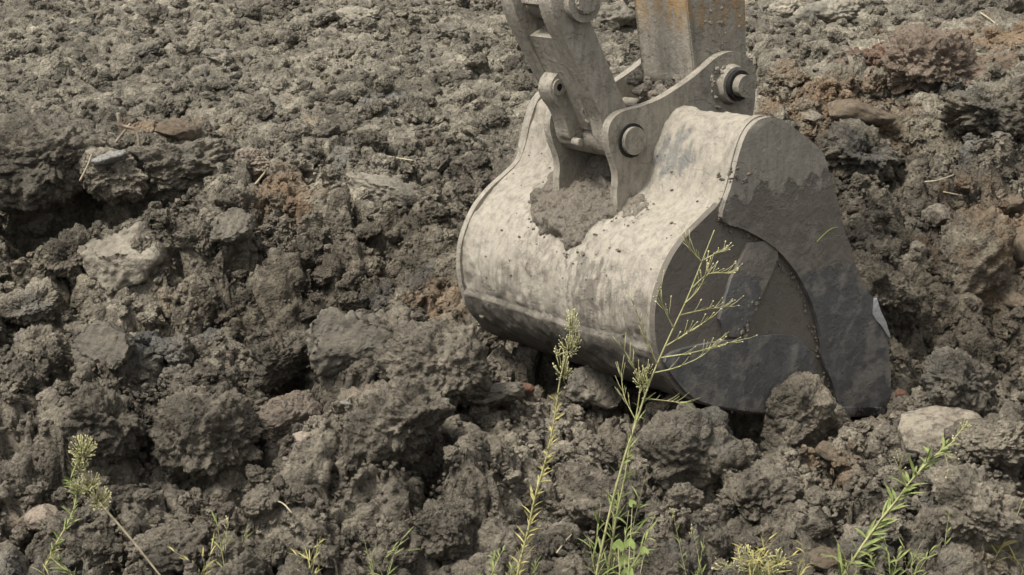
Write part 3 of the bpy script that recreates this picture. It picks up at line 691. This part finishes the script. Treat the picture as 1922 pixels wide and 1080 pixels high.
hero(UNI(1, rough=.6, crumb=.55), 547, 768, 118, 'soil_clod', 'rounded reddish brown clod beside a dark gap in the heap', 'clod', (.2, -.35, .4), (1, .9, 1.1), .34, M_BRN, .7)
hero(UNI(2, rough=.75, crumb=.7, facets=14, squash=(1, .9, .95)), 1500, 782, 138, 'soil_clod', 'big blocky grey clod leaning against the bucket bottom', 'clod', (.1, .25, 1.2), (1, 1, 1.02), .34)
hero(UNI(3, rough=.9, squash=(1, .8, .65)), 818, 695, 190, 'soil_clod', 'largest dark lumpy clod at the crest of the heap', 'clod', (.1, .15, .2), (1, 1, 1.05), .22)
hero(UNI(4, 5, rough=1., squash=(1, .85, .75)), 1290, 850, 170, 'soil_clod', 'crumbly overhanging clod below the bucket behind the tall weed', 'clod', (-.1, .1, .8), (1, 1, 1), .25)
hero(BIG[1], 735, 800, 200, 'soil_clod', 'broad brown clod next to the rounded reddish clod', 'clod', (.2, .1, 2.2), (1, 1, 1), .22)
hero(BIG[2], 385, 830, 175, 'soil_clod', 'tall brown clod mass in the middle of the heap', 'clod', (.1, -.1, .5), (1, .9, 1.05), .25)
hero(BIG[3], 200, 800, 165, 'soil_clod', 'steep brown clod behind the bent flowering weed', 'clod', (.1, .5, 1.5), (1, 1, 1.25), .3)
hero(BIG[4], 1140, 960, 170, 'soil_clod', 'dark clod behind the lower stems of the tall weeds', 'clod', (.1, .1, 3.5), (1, 1, 1.1), .25)
hero(BIG[0], 1420, 935, 150, 'soil_clod', 'brown clod between the tall weed and the leaning weed', 'clod', (.2, .1, 4.5), (1, 1, .9), .22)
hero(BIG[1], 1830, 950, 160, 'soil_clod', 'broad lumpy clod behind the leaning green weed', 'clod', (0, .2, 5.2), (1, 1, .9), .22)
hero(UNI(5, 5, rough=.9), 1835, 500, 185, 'soil_clod', 'dark sliding clod with smooth grey crown on the dug bank', 'clod', (.3, .5, .4), (.8, .8, 1.3), .3)
hero(BIG[4], 1815, 720, 150, 'soil_clod', 'loose dark clod tumbling before the bucket lip', 'clod', (.2, .3, .9), (1, .9, .9), .25)
hero(BIG[2], 1875, 835, 130, 'soil_clod', 'dark brown clod right of the pale rock', 'clod', (.2, .1, 2.9), (1, .9, .7), .25)
hero(BIG[0], 1650, 560, 150, 'soil_clod', 'dark earth lump pressed behind the side cutter', 'clod', (0, .3, 2.1), (1, 1, 1.2), .3)
hero(BIG[3], 1620, 290, 170, 'soil_clod', 'dark fissured lump on the bank behind the bucket shoulder', 'clod', (0, .1, 1.1), (1, 1, 1), .25)
hero(BIG[2], 1745, 120, 150, 'soil_clod', 'reddish clod at the top of the dug bank', 'clod', (.1, .1, .1), (1, 1, .9), .25, soil_mat('reddish_clod', (.19, .142, .105), False, 1.))
hero(BIG[1], 1880, 210, 170, 'soil_clod', 'huge dark clod at the crest of the dug bank', 'clod', (.1, .1, 2.5), (1, 1, .85), .25)
hero(BIG[4], 480, 305, 80, 'soil_clod', 'brown fibrous clod on the edge of the field', 'clod', (.1, .1, 2.0), (1, 1, .85), .25, M_BRN)
for (ox, oy, px_, py_, r_, nm_, rz_) in ((0, .12, 80, 298, .38, 'big grey clod roofing over the dark hollow', .5), (.38, .15, 212, 322, .24, 'short grey clod roofing the small gap beside the hollow', 2.2)):
    g_ = at_y(px_, py_, HOL[1]+oy); tag(link('soil_clod', BIG[4], None, tuple(g_), (.1, 0, rz_), (r_, r_*.9, r_*.8)), nm_, 'clod'); HERO.append((g_[0], g_[1]-.2, r_))
hero(BIG[3], 320, 318, 210, 'soil_clod', 'wide grey clod ledge right of the dark hollow', 'clod', (.0, .1, 3.5), (1, .9, .75), .18)
hero(BIG[2], 20, 400, 90, 'soil_clod', 'dark clod left of the hollow below the ledge', 'clod', (.0, .1, 1.5), (1, .9, .9), .2)
hero(CC[2], 225, 485, 125, 'clay_chunk', 'pale smooth sheared clay slab below the hollow', 'clay', (-.1, 0, .15), (1, .9, 1.1), .25, M_GREY)
M_DARK = soil_mat('dark_clay', (.10, .091, .074), True, .25, .45)
hero(CC[0], 655, 645, 145, 'clay_chunk', 'dark smooth sheared clay face in the trench behind the heap', 'clay', (.35, 0, .3), (1, .9, 1.0), .25, M_DARK)
hero(CC[1], 190, 655, 120, 'clay_chunk', 'tilted striped clay slab at the foot of the slope', 'clay', (.1, -.3, -.2), (1, .8, .8), .25, M_DARK)
hero(CC[3], 60, 410, 90, 'clay_chunk', 'small smooth clay slab beneath the dark hollow', 'clay', (.1, .2, -.3), (1, .8, .8), .25, M_GREY)
hero(CC[0], 920, 745, 110, 'clay_chunk', 'flat pale clay slab beside the brick fragment', 'clay', (-.5, .1, .5), (1, .8, .5), .2, M_GREY)
hero(CC[1], 1110, 730, 110, 'clay_chunk', 'smooth clay slab under the curved bucket bottom', 'clay', (-.1, .3, .2), (1, .8, .8), .2, M_GREY)
hero(CC[2], 720, 355, 120, 'clay_chunk', 'grey smooth clay slab on the slope beside the bucket', 'clay', (-.1, .3, .2), (1, .8, .6), .2, M_GREY)
hero(CC[3], 430, 430, 95, 'clay_chunk', 'grey curled clay slab in the middle of the slope', 'clay', (.0, -.3, .4), (1, .8, .7), .2, M_GREY)
hero(ROCK, 1758, 802, 150, 'pale_rock', 'pale angular rock on the soil before the bucket lip', 'rock', (.1, .15, .3), (1.25, .9, 1.0), .2, M_PALE, .5)
hero(ST[1], 1612, 212, 112, 'ochre_rock', 'long flat ochre rock on the bank behind the bucket', 'rock', (0, .1, .1), (1, .8, .8), .15, M_OCH)
hero(ST[2], 1527, 222, 34, 'pale_rock', 'small square pale rock left of the long ochre rock', 'rock', (0, .1, .8), (1, 1, 1), .25, M_PALE)
hero(ST[2], 1762, 405, 58, 'pale_rock', 'sandy pale rock stuck on the dug bank above the sliding clod', 'rock', (0, .1, 1.8), (1, 1, 1), .3, M_PALE)
hero(ST[0], 1915, 465, 95, 'ochre_rock', 'orange sandy rock at the right edge of the dug bank', 'rock', (0, .4, 2.8), (1, 1, 1.3), .3, M_OCH)
for px, py, w, lb in ((1893, 385, 62, 'tan sandy lump above the orange rock'), (1905, 560, 70, 'tan sandy lump below the orange rock'), (1842, 425, 34, 'tiny tan stone beside the sandy pale rock'), (1560, 850, 60, 'ochre crumbly lump below the big blocky clod')):
    hero(random.choice(ST), px, py, w, 'tan_stone', lb, 'stone', (0, .2, random.uniform(0, 6)), (1, 1, 1), .25, M_OCH)
_w = ST[3].copy(); _w.materials.clear(); _w.materials.append(M_WHITE)
tag(link('white_stone', _w, None, tuple(at_y(205, 297, HOL[1]-.03)), (0, -.25, .3), (.085, .07, .05)), 'white stone on the ledge over the dark hollow', 'stone')
hero(ST[2], 335, 245, 80, 'ochre_rock', 'light brown stone near the curled root', 'rock', (0, .1, .8), (1, .8, .7), .2, M_OCH)
hero(ST[0], 77, 972, 64, 'brown_stone', 'brown angular stone at the foot of the bent weed', 'stone', (0, .1, 1.8), (1, 1, 1.2), .3, M_BRN)
hero(ST[2], 1550, 1052, 62, 'brown_stone', 'rounded light brown stone left of the leaning weed base', 'stone', (0, .1, .8), (1, 1, 1), .3, M_OCH)
hero(ST[1], 572, 822, 46, 'brown_stone', 'flat brown stone under the rounded reddish clod', 'stone', (0, .2, .8), (1, 1, 1), .3, M_BRN)
hero(ST[3], 985, 731, 30, 'brick_fragment', 'red brick fragment in the soil below the bucket', 'brick', (0, .1, .2), (1, 1, 1.2), .3, M_RED)
hero(ST[3], 1690, 742, 28, 'brick_fragment', 'red brick fragment before the bucket lip', 'brick', (0, .1, 1.2), (1, 1, 1.3), .3, M_RED)
hero(ST[1], 385, 136, 22, 'white_scrap', 'small white scrap standing upright on the tilled field', 'scrap', (0, 1.3, .2), (1.3, .7, .6), .45, M_WHITE)
hero(ST[2], 650, 757, 20, 'white_scrap', 'small round white scrap on top of the broad brown clod', 'scrap', (0, .2, .2), (1, .7, .5), .4, M_WHITE)
for px, py, w in ((600, 35, 60), (410, 105, 55), (1140, 35, 90), (1560, 25, 110), (670, 30, 80), (270, 95, 60), (850, 60, 60), (1480, 15, 60)):
    hero(random.choice(CL), px, py, w, 'soil_clod', None, None, (random.uniform(-.3, .3), random.uniform(-.3, .3), random.uniform(-.5, .5)), (1, .9, .7), .22, M_GREY)
    tag(bpy.context.scene.collection.objects[-1], 'pale grey smooth clod standing out on the tilled field', 'clod', 'pale clods on the tilled field')
for k in range(34):
    t = random.random(); px = 1235+t*330 if k < 24 else random.uniform(1585, 1720); py = (752+28*min(1, t*1.5)+random.uniform(8, 40)) if k < 24 else random.uniform(775, 815)
    g_ = on_surf(px, py); r = random.uniform(.015, .042); tag(link('soil_clod', random.choice(CL), None, (g_[0], g_[1], g_[2]+r*.3), (random.uniform(-1, 1), random.uniform(-1, 1), random.uniform(0, 6)), (r, r, r)), 'small crumbly clod spilled along the bucket bottom edge', 'clod', 'clods spilled at the bucket edge')
loose_clods()
print('heroes', time.time()-T0)

# shard at the cutter edge, blade of grass on the side plate
sh = plate_bm(uvs([(1642, 561), (1647, 560), (1652, 582), (1664, 604), (1673, 635), (1667, 632), (1655, 610), (1645, 602), (1640, 590)], WH+.03), WH+.022, WH+.029, .002)
m_, n_, l_, b_ = mat('scraped_bright_metal'); b_.inputs['Base Color'].default_value = (.55, .55, .55, 1); b_.inputs['Metallic'].default_value = .6; b_.inputs['Roughness'].default_value = .45
bump(n_, l_, b_, [(noise(n_, l_, opos(n_), 50, 4, .6), .01, .6)]); tag(bm_obj('metal_shard', sh, m_, bk), 'bright pale metal shard on the cutter edge')

# ------------------------------------------------------------------ weeds
def leafmat(name, a, b2, trans=.25):
    m, n, l, b = mat(name); p = wpos(n); f = noise(n, l, p, 45, 3, .6)
    l.new(ramp(n, l, f, [(.35, a), (.65, b2)]), b.inputs['Base Color']); b.inputs['Roughness'].default_value = .6
    b.inputs['Transmission Weight'].default_value = 0
    return m
M_STEM = leafmat('weed_stem', (.28, .275, .12), (.42, .395, .205)); M_LEAF = leafmat('weed_leaf', (.13, .17, .05), (.25, .28, .10)); M_BUD = leafmat('weed_bud', (.38, .37, .17), (.58, .53, .31))
M_STRAW = leafmat('dry_straw', (.30, .25, .165), (.45, .39, .27)); M_ROOT = leafmat('brown_root', (.17, .13, .09), (.30, .25, .18)); M_BROAD = leafmat('broad_leaf', (.16, .22, .06), (.28, .34, .11)); M_OLD = leafmat('yellowing_leaf', (.30, .28, .09), (.45, .38, .16))
class MB:
    def __init__(s): s.v = []; s.f = []
    def tube(s, pts, r0, r1, n=6):
        pts = [Vector(p) for p in pts]; o = len(s.v); N = len(pts)
        for i, p in enumerate(pts):
            t = (pts[min(i+1, N-1)]-pts[max(i-1, 0)]).normalized(); a = t.cross(Vector((.3, .9, .1))).normalized(); b = t.cross(a); r = r0+(r1-r0)*i/max(N-1, 1)
            for k in range(n): q = 6.28319*k/n; s.v.append(p+a*math.cos(q)*r+b*math.sin(q)*r)
        for i in range(N-1):
            for k in range(n): s.f.append((o+i*n+k, o+i*n+(k+1) % n, o+(i+1)*n+(k+1) % n, o+(i+1)*n+k))
        s.f.append(tuple(o+k for k in range(n))[::-1]); s.f.append(tuple(o+(N-1)*n+k for k in range(n)))
    def leaf(s, p, d, L, w, droop=.4, seg=5):
        d = Vector(d).normalized(); sd = d.cross(Vector((random.uniform(-.4, .4), random.uniform(-1, .2), random.uniform(.2, 1)))).normalized(); o = len(s.v); p = Vector(p)
        for i in range(seg+1):
            t = i/seg; ww = w*(math.sin(math.pi*min(1, .12+.88*t)) if t < 1 else 0.02)*(.6 if i == 0 else 1)
            c = p + d*L*t + Vector((0, 0, -1))*droop*L*t*t; nrm = sd.cross(d).normalized()
            s.v += [c+sd*ww*.5+nrm*ww*.18, c-nrm*ww*.1, c-sd*ww*.5+nrm*ww*.18]
        for i in range(seg):
            for k in (0, 1): a = o+i*3+k; s.f.append((a, a+1, a+4, a+3))
    def bud(s, p, r, L=1.6, d=(0, 0, 1)):
        o = len(s.v); p = Vector(p); d = Vector(d).normalized(); a = d.orthogonal().normalized(); b = d.cross(a)
        for (h, q) in ((0, .3), (.35, 1), (.75, .8), (1, .35)):
            for k in range(5): t = 1.25664*k; s.v.append(p+d*h*L*r*2+(a*math.cos(t)+b*math.sin(t))*r*q)
        for i in range(3):
            for k in range(5): s.f.append((o+i*5+k, o+i*5+(k+1) % 5, o+(i+1)*5+(k+1) % 5, o+(i+1)*5+k))
        s.f.append(tuple(o+15+k for k in range(5)))
    def build(s, name, m, parent=None):
        me = bpy.data.meshes.new(name); me.from_pydata([tuple(q) for q in s.v], [], s.f); me.materials.append(m); me.polygons.foreach_set('use_smooth', np.ones(len(me.polygons), bool)); me.update()
        return link(name, me, parent)
def line3(px, y, dy=0.0, n=6):
    """pixel polyline -> points on the upright plane at depth y, smoothed"""
    N = len(px); P3 = [at_y(a, b, y+dy*i/max(N-1, 1)) for i, (a, b) in enumerate(px)]
    return [Vector(p) for p in crom(P3, n)]
def to_root(pts):
    """carry the lower end of a stem down to the soil"""
    p = pts[-1]; d = (pts[-1]-pts[-4]); d = d/max(abs(d.z), 1e-3)
    g = float(height(np.array([p.x]), np.array([p.y]))[0])-.03
    if p.z > g:
        for t in (.35, .7, 1.): pts.append(p+Vector((d.x*.4, d.y*.4, -1))*(p.z-g)*t)
    return pts
def twigs(bm_t, bm_b, base, n, L, up=.6, buds=True, r=.0011):
    for k in range(n):
        i = random.randrange(int(len(base)*.25), len(base)); p = base[i]; t = (base[min(i+1, len(base)-1)]-base[i-1]).normalized()
        d = (t + Vector((random.uniform(-1, 1), random.uniform(-1, 1), random.uniform(-.3, .9)))*.7).normalized(); l_k = L*random.uniform(.5, 1.2)
        q = [p, p+d*l_k*.5, p+d*l_k+Vector((0, 0, .12*l_k))]; bm_t.tube(q, r, r*.55, 4)
        if buds: bm_b.bud(q[-1], random.uniform(.0016, .0026), 1.5, d)
def weed(name, label, stems, y, rad=.0045, leaf=None, heads=(), branches=(), group=None, leafmat_=None, ntw=12, cat='weed'):
    e = bpy.data.objects.new(name, None); C.objects.link(e); tag(e, label, cat, group); first = True
    fol = MB(); hd = MB(); tw = MB(); objs = []
    for si, st in enumerate(stems):
        pts = to_root(line3(st, y+.02*si)); b = MB(); b.tube(pts[::-1], rad*.85, rad*.3, 6); objs.append(('stem', b, M_STEM))
        if first: e.location = pts[-1]; first = False
        if leaf:
            n, L, w, t0, t1 = leaf
            for k in range(n):
                t = t0+(t1-t0)*(k+random.random()*.8)/n; i = min(len(pts)-2, int(t*(len(pts)-1))); p = pts[i]; up_ = (pts[i]-pts[i+1]).normalized(); a = random.uniform(0, 6.28)
                d = up_*random.uniform(.5, 1.1)+Vector((math.cos(a), math.sin(a)*.8, random.uniform(-.1, .3)))*random.uniform(.45, .9)
                s_ = random.uniform(.55, 1.25)*(.6+.6*t); fol.leaf(p, d, L*s_*1.2, w*random.uniform(1., 1.5), random.uniform(.0, .55))
    for br in branches:
        pts = line3(br, y, random.uniform(-.06, .06)); b = MB(); b.tube(pts, rad*.45, rad*.2, 5); objs.append(('branch', b, M_STEM)); twigs(b, hd, pts, ntw, .045, buds=random.random() < .7)
        for k in range(4):
            i = random.randrange(1, len(pts)-1); fol.leaf(pts[i], (pts[i]-pts[i-1]).normalized()+Vector((random.uniform(-1, 1), random.uniform(-1, 1), .3))*.7, .03, .0018, .2)
    for (cx, cy, rx, ry, n) in heads:
        for k in range(n):
            a = random.uniform(0, 6.28); q = math.sqrt(random.random()); px, py = cx+rx*q*math.cos(a), cy+ry*q*math.sin(a)
            p = Vector(at_y(px, py, y+random.uniform(-.03, .03))); c = Vector(at_y(cx+(px-cx)*.25, cy+(py-cy)*.3+ry*.35, y)); tw.tube([c, p.lerp(c, .4)+Vector((0, 0, -.004)), p], .0009, .0006, 4); hd.bud(p, random.uniform(.0012, .0025), 1.5, (p-c).normalized()+Vector((0, 0, .3)))
    st0 = None
    if tw.v: objs.append(('twigs', tw, M_STEM))
    if fol.v: objs.append(('foliage', fol, leafmat_ or M_LEAF))
    if hd.v: objs.append(('flower_head', hd, M_BUD))
    for nm, b, m in objs:
        b.v = [v-e.location for v in b.v]; o = b.build('twig_spray' if nm == 'twigs' else nm, m, st0 if (nm != 'stem' and st0) else e)
        if nm == 'stem' and st0 is None: st0 = o
        if nm in ('twigs', 'foliage', 'flower_head'): o['kind'] = 'stuff'
    return e
YW = -1.42
weed('horseweed', 'slender budding weed spike standing left of the branching weed', [[(1076, 580), (1068, 640), (1050, 720), (1040, 790), (1025, 860), (1005, 930), (990, 1000), (975, 1060), (968, 1100)]], YW, .0048,
     (150, .040, .0036, .28, .97), [(1073, 605, 14, 28, 55), (1068, 645, 20, 28, 60), (1056, 690, 17, 34, 50), (1048, 660, 8, 12, 14), (1082, 640, 10, 20, 20)], leafmat_=M_OLD)
weed('horseweed', 'tall branching green weed standing before the bucket side', [[(1341, 432), (1318, 490), (1290, 560), (1262, 620), (1235, 680), (1215, 730), (1195, 790), (1175, 850), (1155, 920), (1138, 990), (1120, 1075)],
     [(1205, 700), (1196, 770), (1183, 830), (1172, 900), (1155, 980), (1140, 1080)]], YW+.03, .0050, (32, .05, .0042, .45, .97), [(1205, 712, 16, 26, 50), (1215, 690, 10, 14, 18)],
     [[(1300, 540), (1330, 515), (1368, 513)], [(1275, 592), (1320, 582), (1374, 575)], [(1240, 672), (1300, 662), (1345, 650), (1396, 637)], [(1228, 700), (1270, 690), (1318, 668), (1345, 640)], [(1205, 748), (1245, 752), (1286, 757)],
      [(1234, 685), (1215, 640), (1190, 572)], [(1215, 730), (1190, 690), (1170, 655)], [(1264, 616), (1245, 575), (1238, 540)], [(1318, 490), (1340, 478), (1357, 472)], [(1318, 492), (1298, 470), (1288, 448)], [(1285, 570), (1310, 545), (1330, 505)],
      [(1195, 792), (1172, 745), (1166, 700)], [(1250, 650), (1290, 625), (1330, 600)]])
weed('horseweed', 'leaning green leafy weed before the pale rock', [[(1788, 830), (1750, 860), (1712, 900), (1682, 940), (1650, 980), (1615, 1030), (1580, 1085)]], YW+.05, .0052, (70, .075, .0075, .08, .97), [(1812, 800, 10, 8, 12), (1792, 826, 8, 10, 12)],
     [[(1788, 830), (1800, 812), (1814, 798)], [(1740, 868), (1770, 850), (1780, 880)], [(1700, 915), (1690, 880), (1695, 855)]], ntw=3)
weed('flowering_weed', 'bent pale flowering weed with drooping heads on the heap', [[(156, 822), (150, 850), (140, 880), (132, 905), (142, 925), (140, 950), (126, 985), (106, 1020), (96, 1045), (125, 1072), (150, 1095)]], YW-.02, .0042, (80, .038, .0036, .15, .95),
     [(155, 842, 26, 26, 120), (150, 870, 16, 20, 40), (168, 905, 20, 24, 60), (185, 935, 24, 24, 110), (150, 915, 22, 14, 50)])
weed('grass_tuft', 'thin green grass tuft below the tall brown clod', [[(405, 968), (412, 1010), (424, 1080)], [(428, 970), (424, 1020), (422, 1080)], [(466, 985), (450, 1030), (430, 1085)], [(495, 1040), (470, 1065), (440, 1090)]], YW+.02, .0022, (7, .05, .0035, .3, .95), [(426, 985, 4, 14, 8)])
weed('grass_tuft', 'dense grassy tuft round the foot of the branching weed', [[(1105, 1010), (1112, 1050), (1120, 1090)], [(1180, 960), (1172, 1020), (1160, 1090)], [(1230, 965), (1200, 1040), (1170, 1090)], [(1155, 905), (1150, 1000), (1148, 1090)], [(1210, 900), (1188, 990), (1176, 1090)], [(1128, 945), (1120, 1010), (1100, 1090)]], YW+.0, .0022, (13, .08, .004, .2, .95))
weed('grass_tuft', 'sparse sprigs right of the branching weed base', [[(1262, 955), (1275, 1020), (1290, 1090)], [(1300, 990), (1310, 1040), (1320, 1090)], [(1322, 1005), (1316, 1045), (1306, 1090)], [(1240, 1020), (1250, 1060), (1255, 1090)]], YW+.03, .0018, (12, .035, .003, .2, .95), [(1262, 960, 5, 12, 8), (1300, 1000, 6, 14, 10)])
weed('flowering_weed', 'low spray of tiny cream flowers left of the leaning weed', [[(1395, 1045), (1420, 1070), (1440, 1095)], [(1465, 1040), (1455, 1070), (1445, 1095)], [(1350, 1055), (1390, 1075), (1430, 1100)]], YW+.0, .0018, (10, .03, .003, .2, .95), [(1400, 1040, 26, 14, 26), (1460, 1050, 28, 20, 40), (1425, 1065, 40, 14, 36), (1360, 1060, 30, 12, 20)])
weed('grass_tuft', 'small grass tuft left of the budding spike base', [[(945, 1030), (935, 1050), (918, 1090)], [(925, 1045), (928, 1065), (930, 1095)], [(965, 1045), (960, 1070), (955, 1095)], [(1010, 1050), (1002, 1070), (995, 1095)]], YW+.0, .0020, (10, .045, .004, .1, .95))
weed('grass_tuft', 'single slim sprig before the broad brown clod', [[(682, 1008), (690, 1040), (702, 1092)], [(694, 1030), (698, 1055), (703, 1092)]], YW+.02, .0018, (4, .03, .003, .2, .9))
weed('grass_tuft', 'upright sprig between the leaning weed and the yellow tuft', [[(1783, 955), (1775, 1010), (1768, 1090)], [(1735, 1020), (1750, 1050), (1764, 1092)], [(1810, 1010), (1790, 1045), (1770, 1092)]], YW+.05, .0020, (10, .045, .004, .15, .95))
weed('grass_tuft', 'yellow green leaning tuft near the right end of the heap', [[(1921, 935), (1900, 990), (1872, 1040), (1845, 1095)], [(1880, 1010), (1866, 1050), (1850, 1095)], [(1840, 1030), (1846, 1060), (1848, 1095)]], YW+.05, .0026, (16, .07, .005, .3, .95), leafmat_=M_OLD)
weed('grass_tuft', 'low leafy tuft under the leaning weed', [[(1660, 1010), (1668, 1050), (1672, 1095)], [(1690, 1025), (1682, 1060), (1676, 1095)], [(1630, 1040), (1645, 1070), (1660, 1098)]], YW+.0, .0020, (16, .055, .005, .15, .95))
for k in range(13):
    x0 = random.choice((random.uniform(1000, 1520), random.uniform(1240, 1520), random.uniform(1560, 1910), random.uniform(60, 900)))
    weed('grass_tuft', 'few thin grass blades sprouting along the near edge of the heap', [[(x0+random.uniform(-60, 60), random.uniform(1005, 1055)), (x0+random.uniform(-20, 20), 1060), (x0+random.uniform(-6, 6), 1095)] for j in range(random.randint(3, 6))], YW+random.uniform(-.05, .08), .0014, (5, .06, .003, .1, .9), group='thin grass along the heap edge', leafmat_=random.choice((M_LEAF, M_OLD)))
# broad leaves at the foot of the tall weed
bl = bpy.data.objects.new('broadleaf_seedling', None); C.objects.link(bl); tag(bl, 'broad heart leaved seedling at the foot of the branching weed', 'seedling'); base_ = at_y(1165, 1095, YW-.03); base_[2] = float(height(base_[:1], base_[1:2])[0])-.02; bl.location = base_
for (px, py, s_) in ((1160, 1025, 26), (1182, 1022, 24), (1172, 1052, 24), (1187, 945, 16), (1210, 1035, 18), (1178, 1075, 26)):
    p = Vector(at_y(px, py, YW-.03+random.uniform(-.02, .02))); q = p-Vector(base_); r = s_/2/690
    b = MB(); b.tube([Vector((0, 0, 0)), q*.55+Vector((.006, 0, 0)), q], .0014, .0010, 5); st_ = b.build('stem', M_STEM, bl)
    b = MB(); ang = random.uniform(-.6, .6); out = [(0, -.15), (.55, -.75), (1, -.35), (.9, .3), (.45, .85), (0, 1.15), (-.45, .85), (-.9, .3), (-1, -.35), (-.55, -.75)]
    for (a, c) in [(0, .1)]+out: ca, sa = math.cos(ang), math.sin(ang); b.v.append(q+Vector(((a*ca-c*sa)*r, -.3*abs(a)*r+.2*r*c, (a*sa+c*ca)*r)))
    b.f = [(0, i+1, (i+1) % 10+1) for i in range(10)]; b.build('leaf', M_BROAD, st_)
# dry stalks, straws, twigs, roots
def stalk(name, label, cat, px, r, m, ground=True, y=None, lift=.012, group=None):
    P3 = []
    for (a, b) in px:
        if y is None:
            g = on_surf(a, b); z_ = float(height(g[:1], g[1:2])[0]); P3.append(Vector((g[0], g[1], max(z_, g[2])+lift)))
        else: P3.append(Vector(at_y(a, b, y)))
    pts = [Vector(q) for q in crom([np.array(p) for p in P3], 5)]
    b = MB(); b.tube(pts, r, r*.7, 6); o = b.build(name, m); tag(o, label, cat, group); return o
stalk('dry_stalk', 'pale dry straw stalk slanting down from the drooping flower heads', 'stalk', [(186, 944), (240, 1005), (300, 1080), (312, 1096)], .0040, M_STRAW, y=YW-.03)
for px, r, nm, lb, m in (([(222, 212), (228, 235), (255, 245), (262, 280)], .012, 'curled_root', 'curled grey brown root looping over the field edge', M_ROOT),
                         ([(245, 232), (215, 270), (205, 285)], .007, 'thin_root', 'thin straight root below the curled root', M_ROOT),
                         ([(345, 270), (360, 250), (372, 238)], .006, 'thin_twig', 'short dark twig near the light brown stone', M_ROOT),
                         ([(150, 340), (165, 310), (172, 290)], .006, 'thin_twig', 'slim pale twig hanging over the dark hollow', M_STRAW),
                         ([(705, 298), (745, 303), (775, 306)], .005, 'straw', 'straw lying on the slope beside the bucket ears', M_STRAW),
                         ([(1840, 28), (1858, 40), (1872, 52)], .006, 'straw', 'pale straw at the top of the dug bank', M_STRAW),
                         ([(1640, 60), (1648, 78), (1652, 90)], .005, 'straw', 'short straw left of the reddish clod', M_STRAW),
                         ([(1735, 352), (1760, 347), (1790, 338)], .004, 'straw', 'straw above the sandy pale rock', M_STRAW),
                         ([(1770, 372), (1800, 373)], .004, 'straw', 'short straw right of the sandy pale rock', M_STRAW),
                         ([(480, 352), (495, 335), (503, 322)], .006, 'straw', 'pale splinter in front of the brown fibrous clod', M_STRAW),
                         ([(505, 950), (530, 957), (548, 972)], .003, 'straw', 'thin pale rootlet lying on the heap', M_STRAW),
                         ([(815, 835), (822, 818), (830, 795)], .003, 'straw', 'thin straw right of the broad brown clod', M_STRAW),
                         ([(1060, 735), (1078, 718), (1098, 700)], .005, 'thin_twig', 'dark twig poking up beneath the curved bucket bottom', M_ROOT),
                         ([(1045, 1045), (1060, 1025), (1075, 1010)], .003, 'straw', 'straw on the soil behind the budding spike base', M_STRAW)):
    stalk(nm, lb, nm.split('_')[-1], px, r, m, y=(on_surf(258, 290)[1]-.06 if 'root' in nm else (HOL[1]-.2 if 'hanging' in lb else None)))
gb = [Vector(O3 + UA*uv(a, b, WH+.027)[0] + WA*(WH+.027) + np.array([0, 0, uv(a, b, WH+.027)[1]])) for a, b in ((1533, 455), (1545, 442), (1560, 430), (1574, 427))]
b = MB(); b.tube([Vector(q) for q in crom([np.array(p) for p in gb], 4)], .003, .0015, 5); tag(b.build('green_straw', M_LEAF), 'single thin green straw stuck on the bucket side', 'straw')
print('done', time.time()-T0)
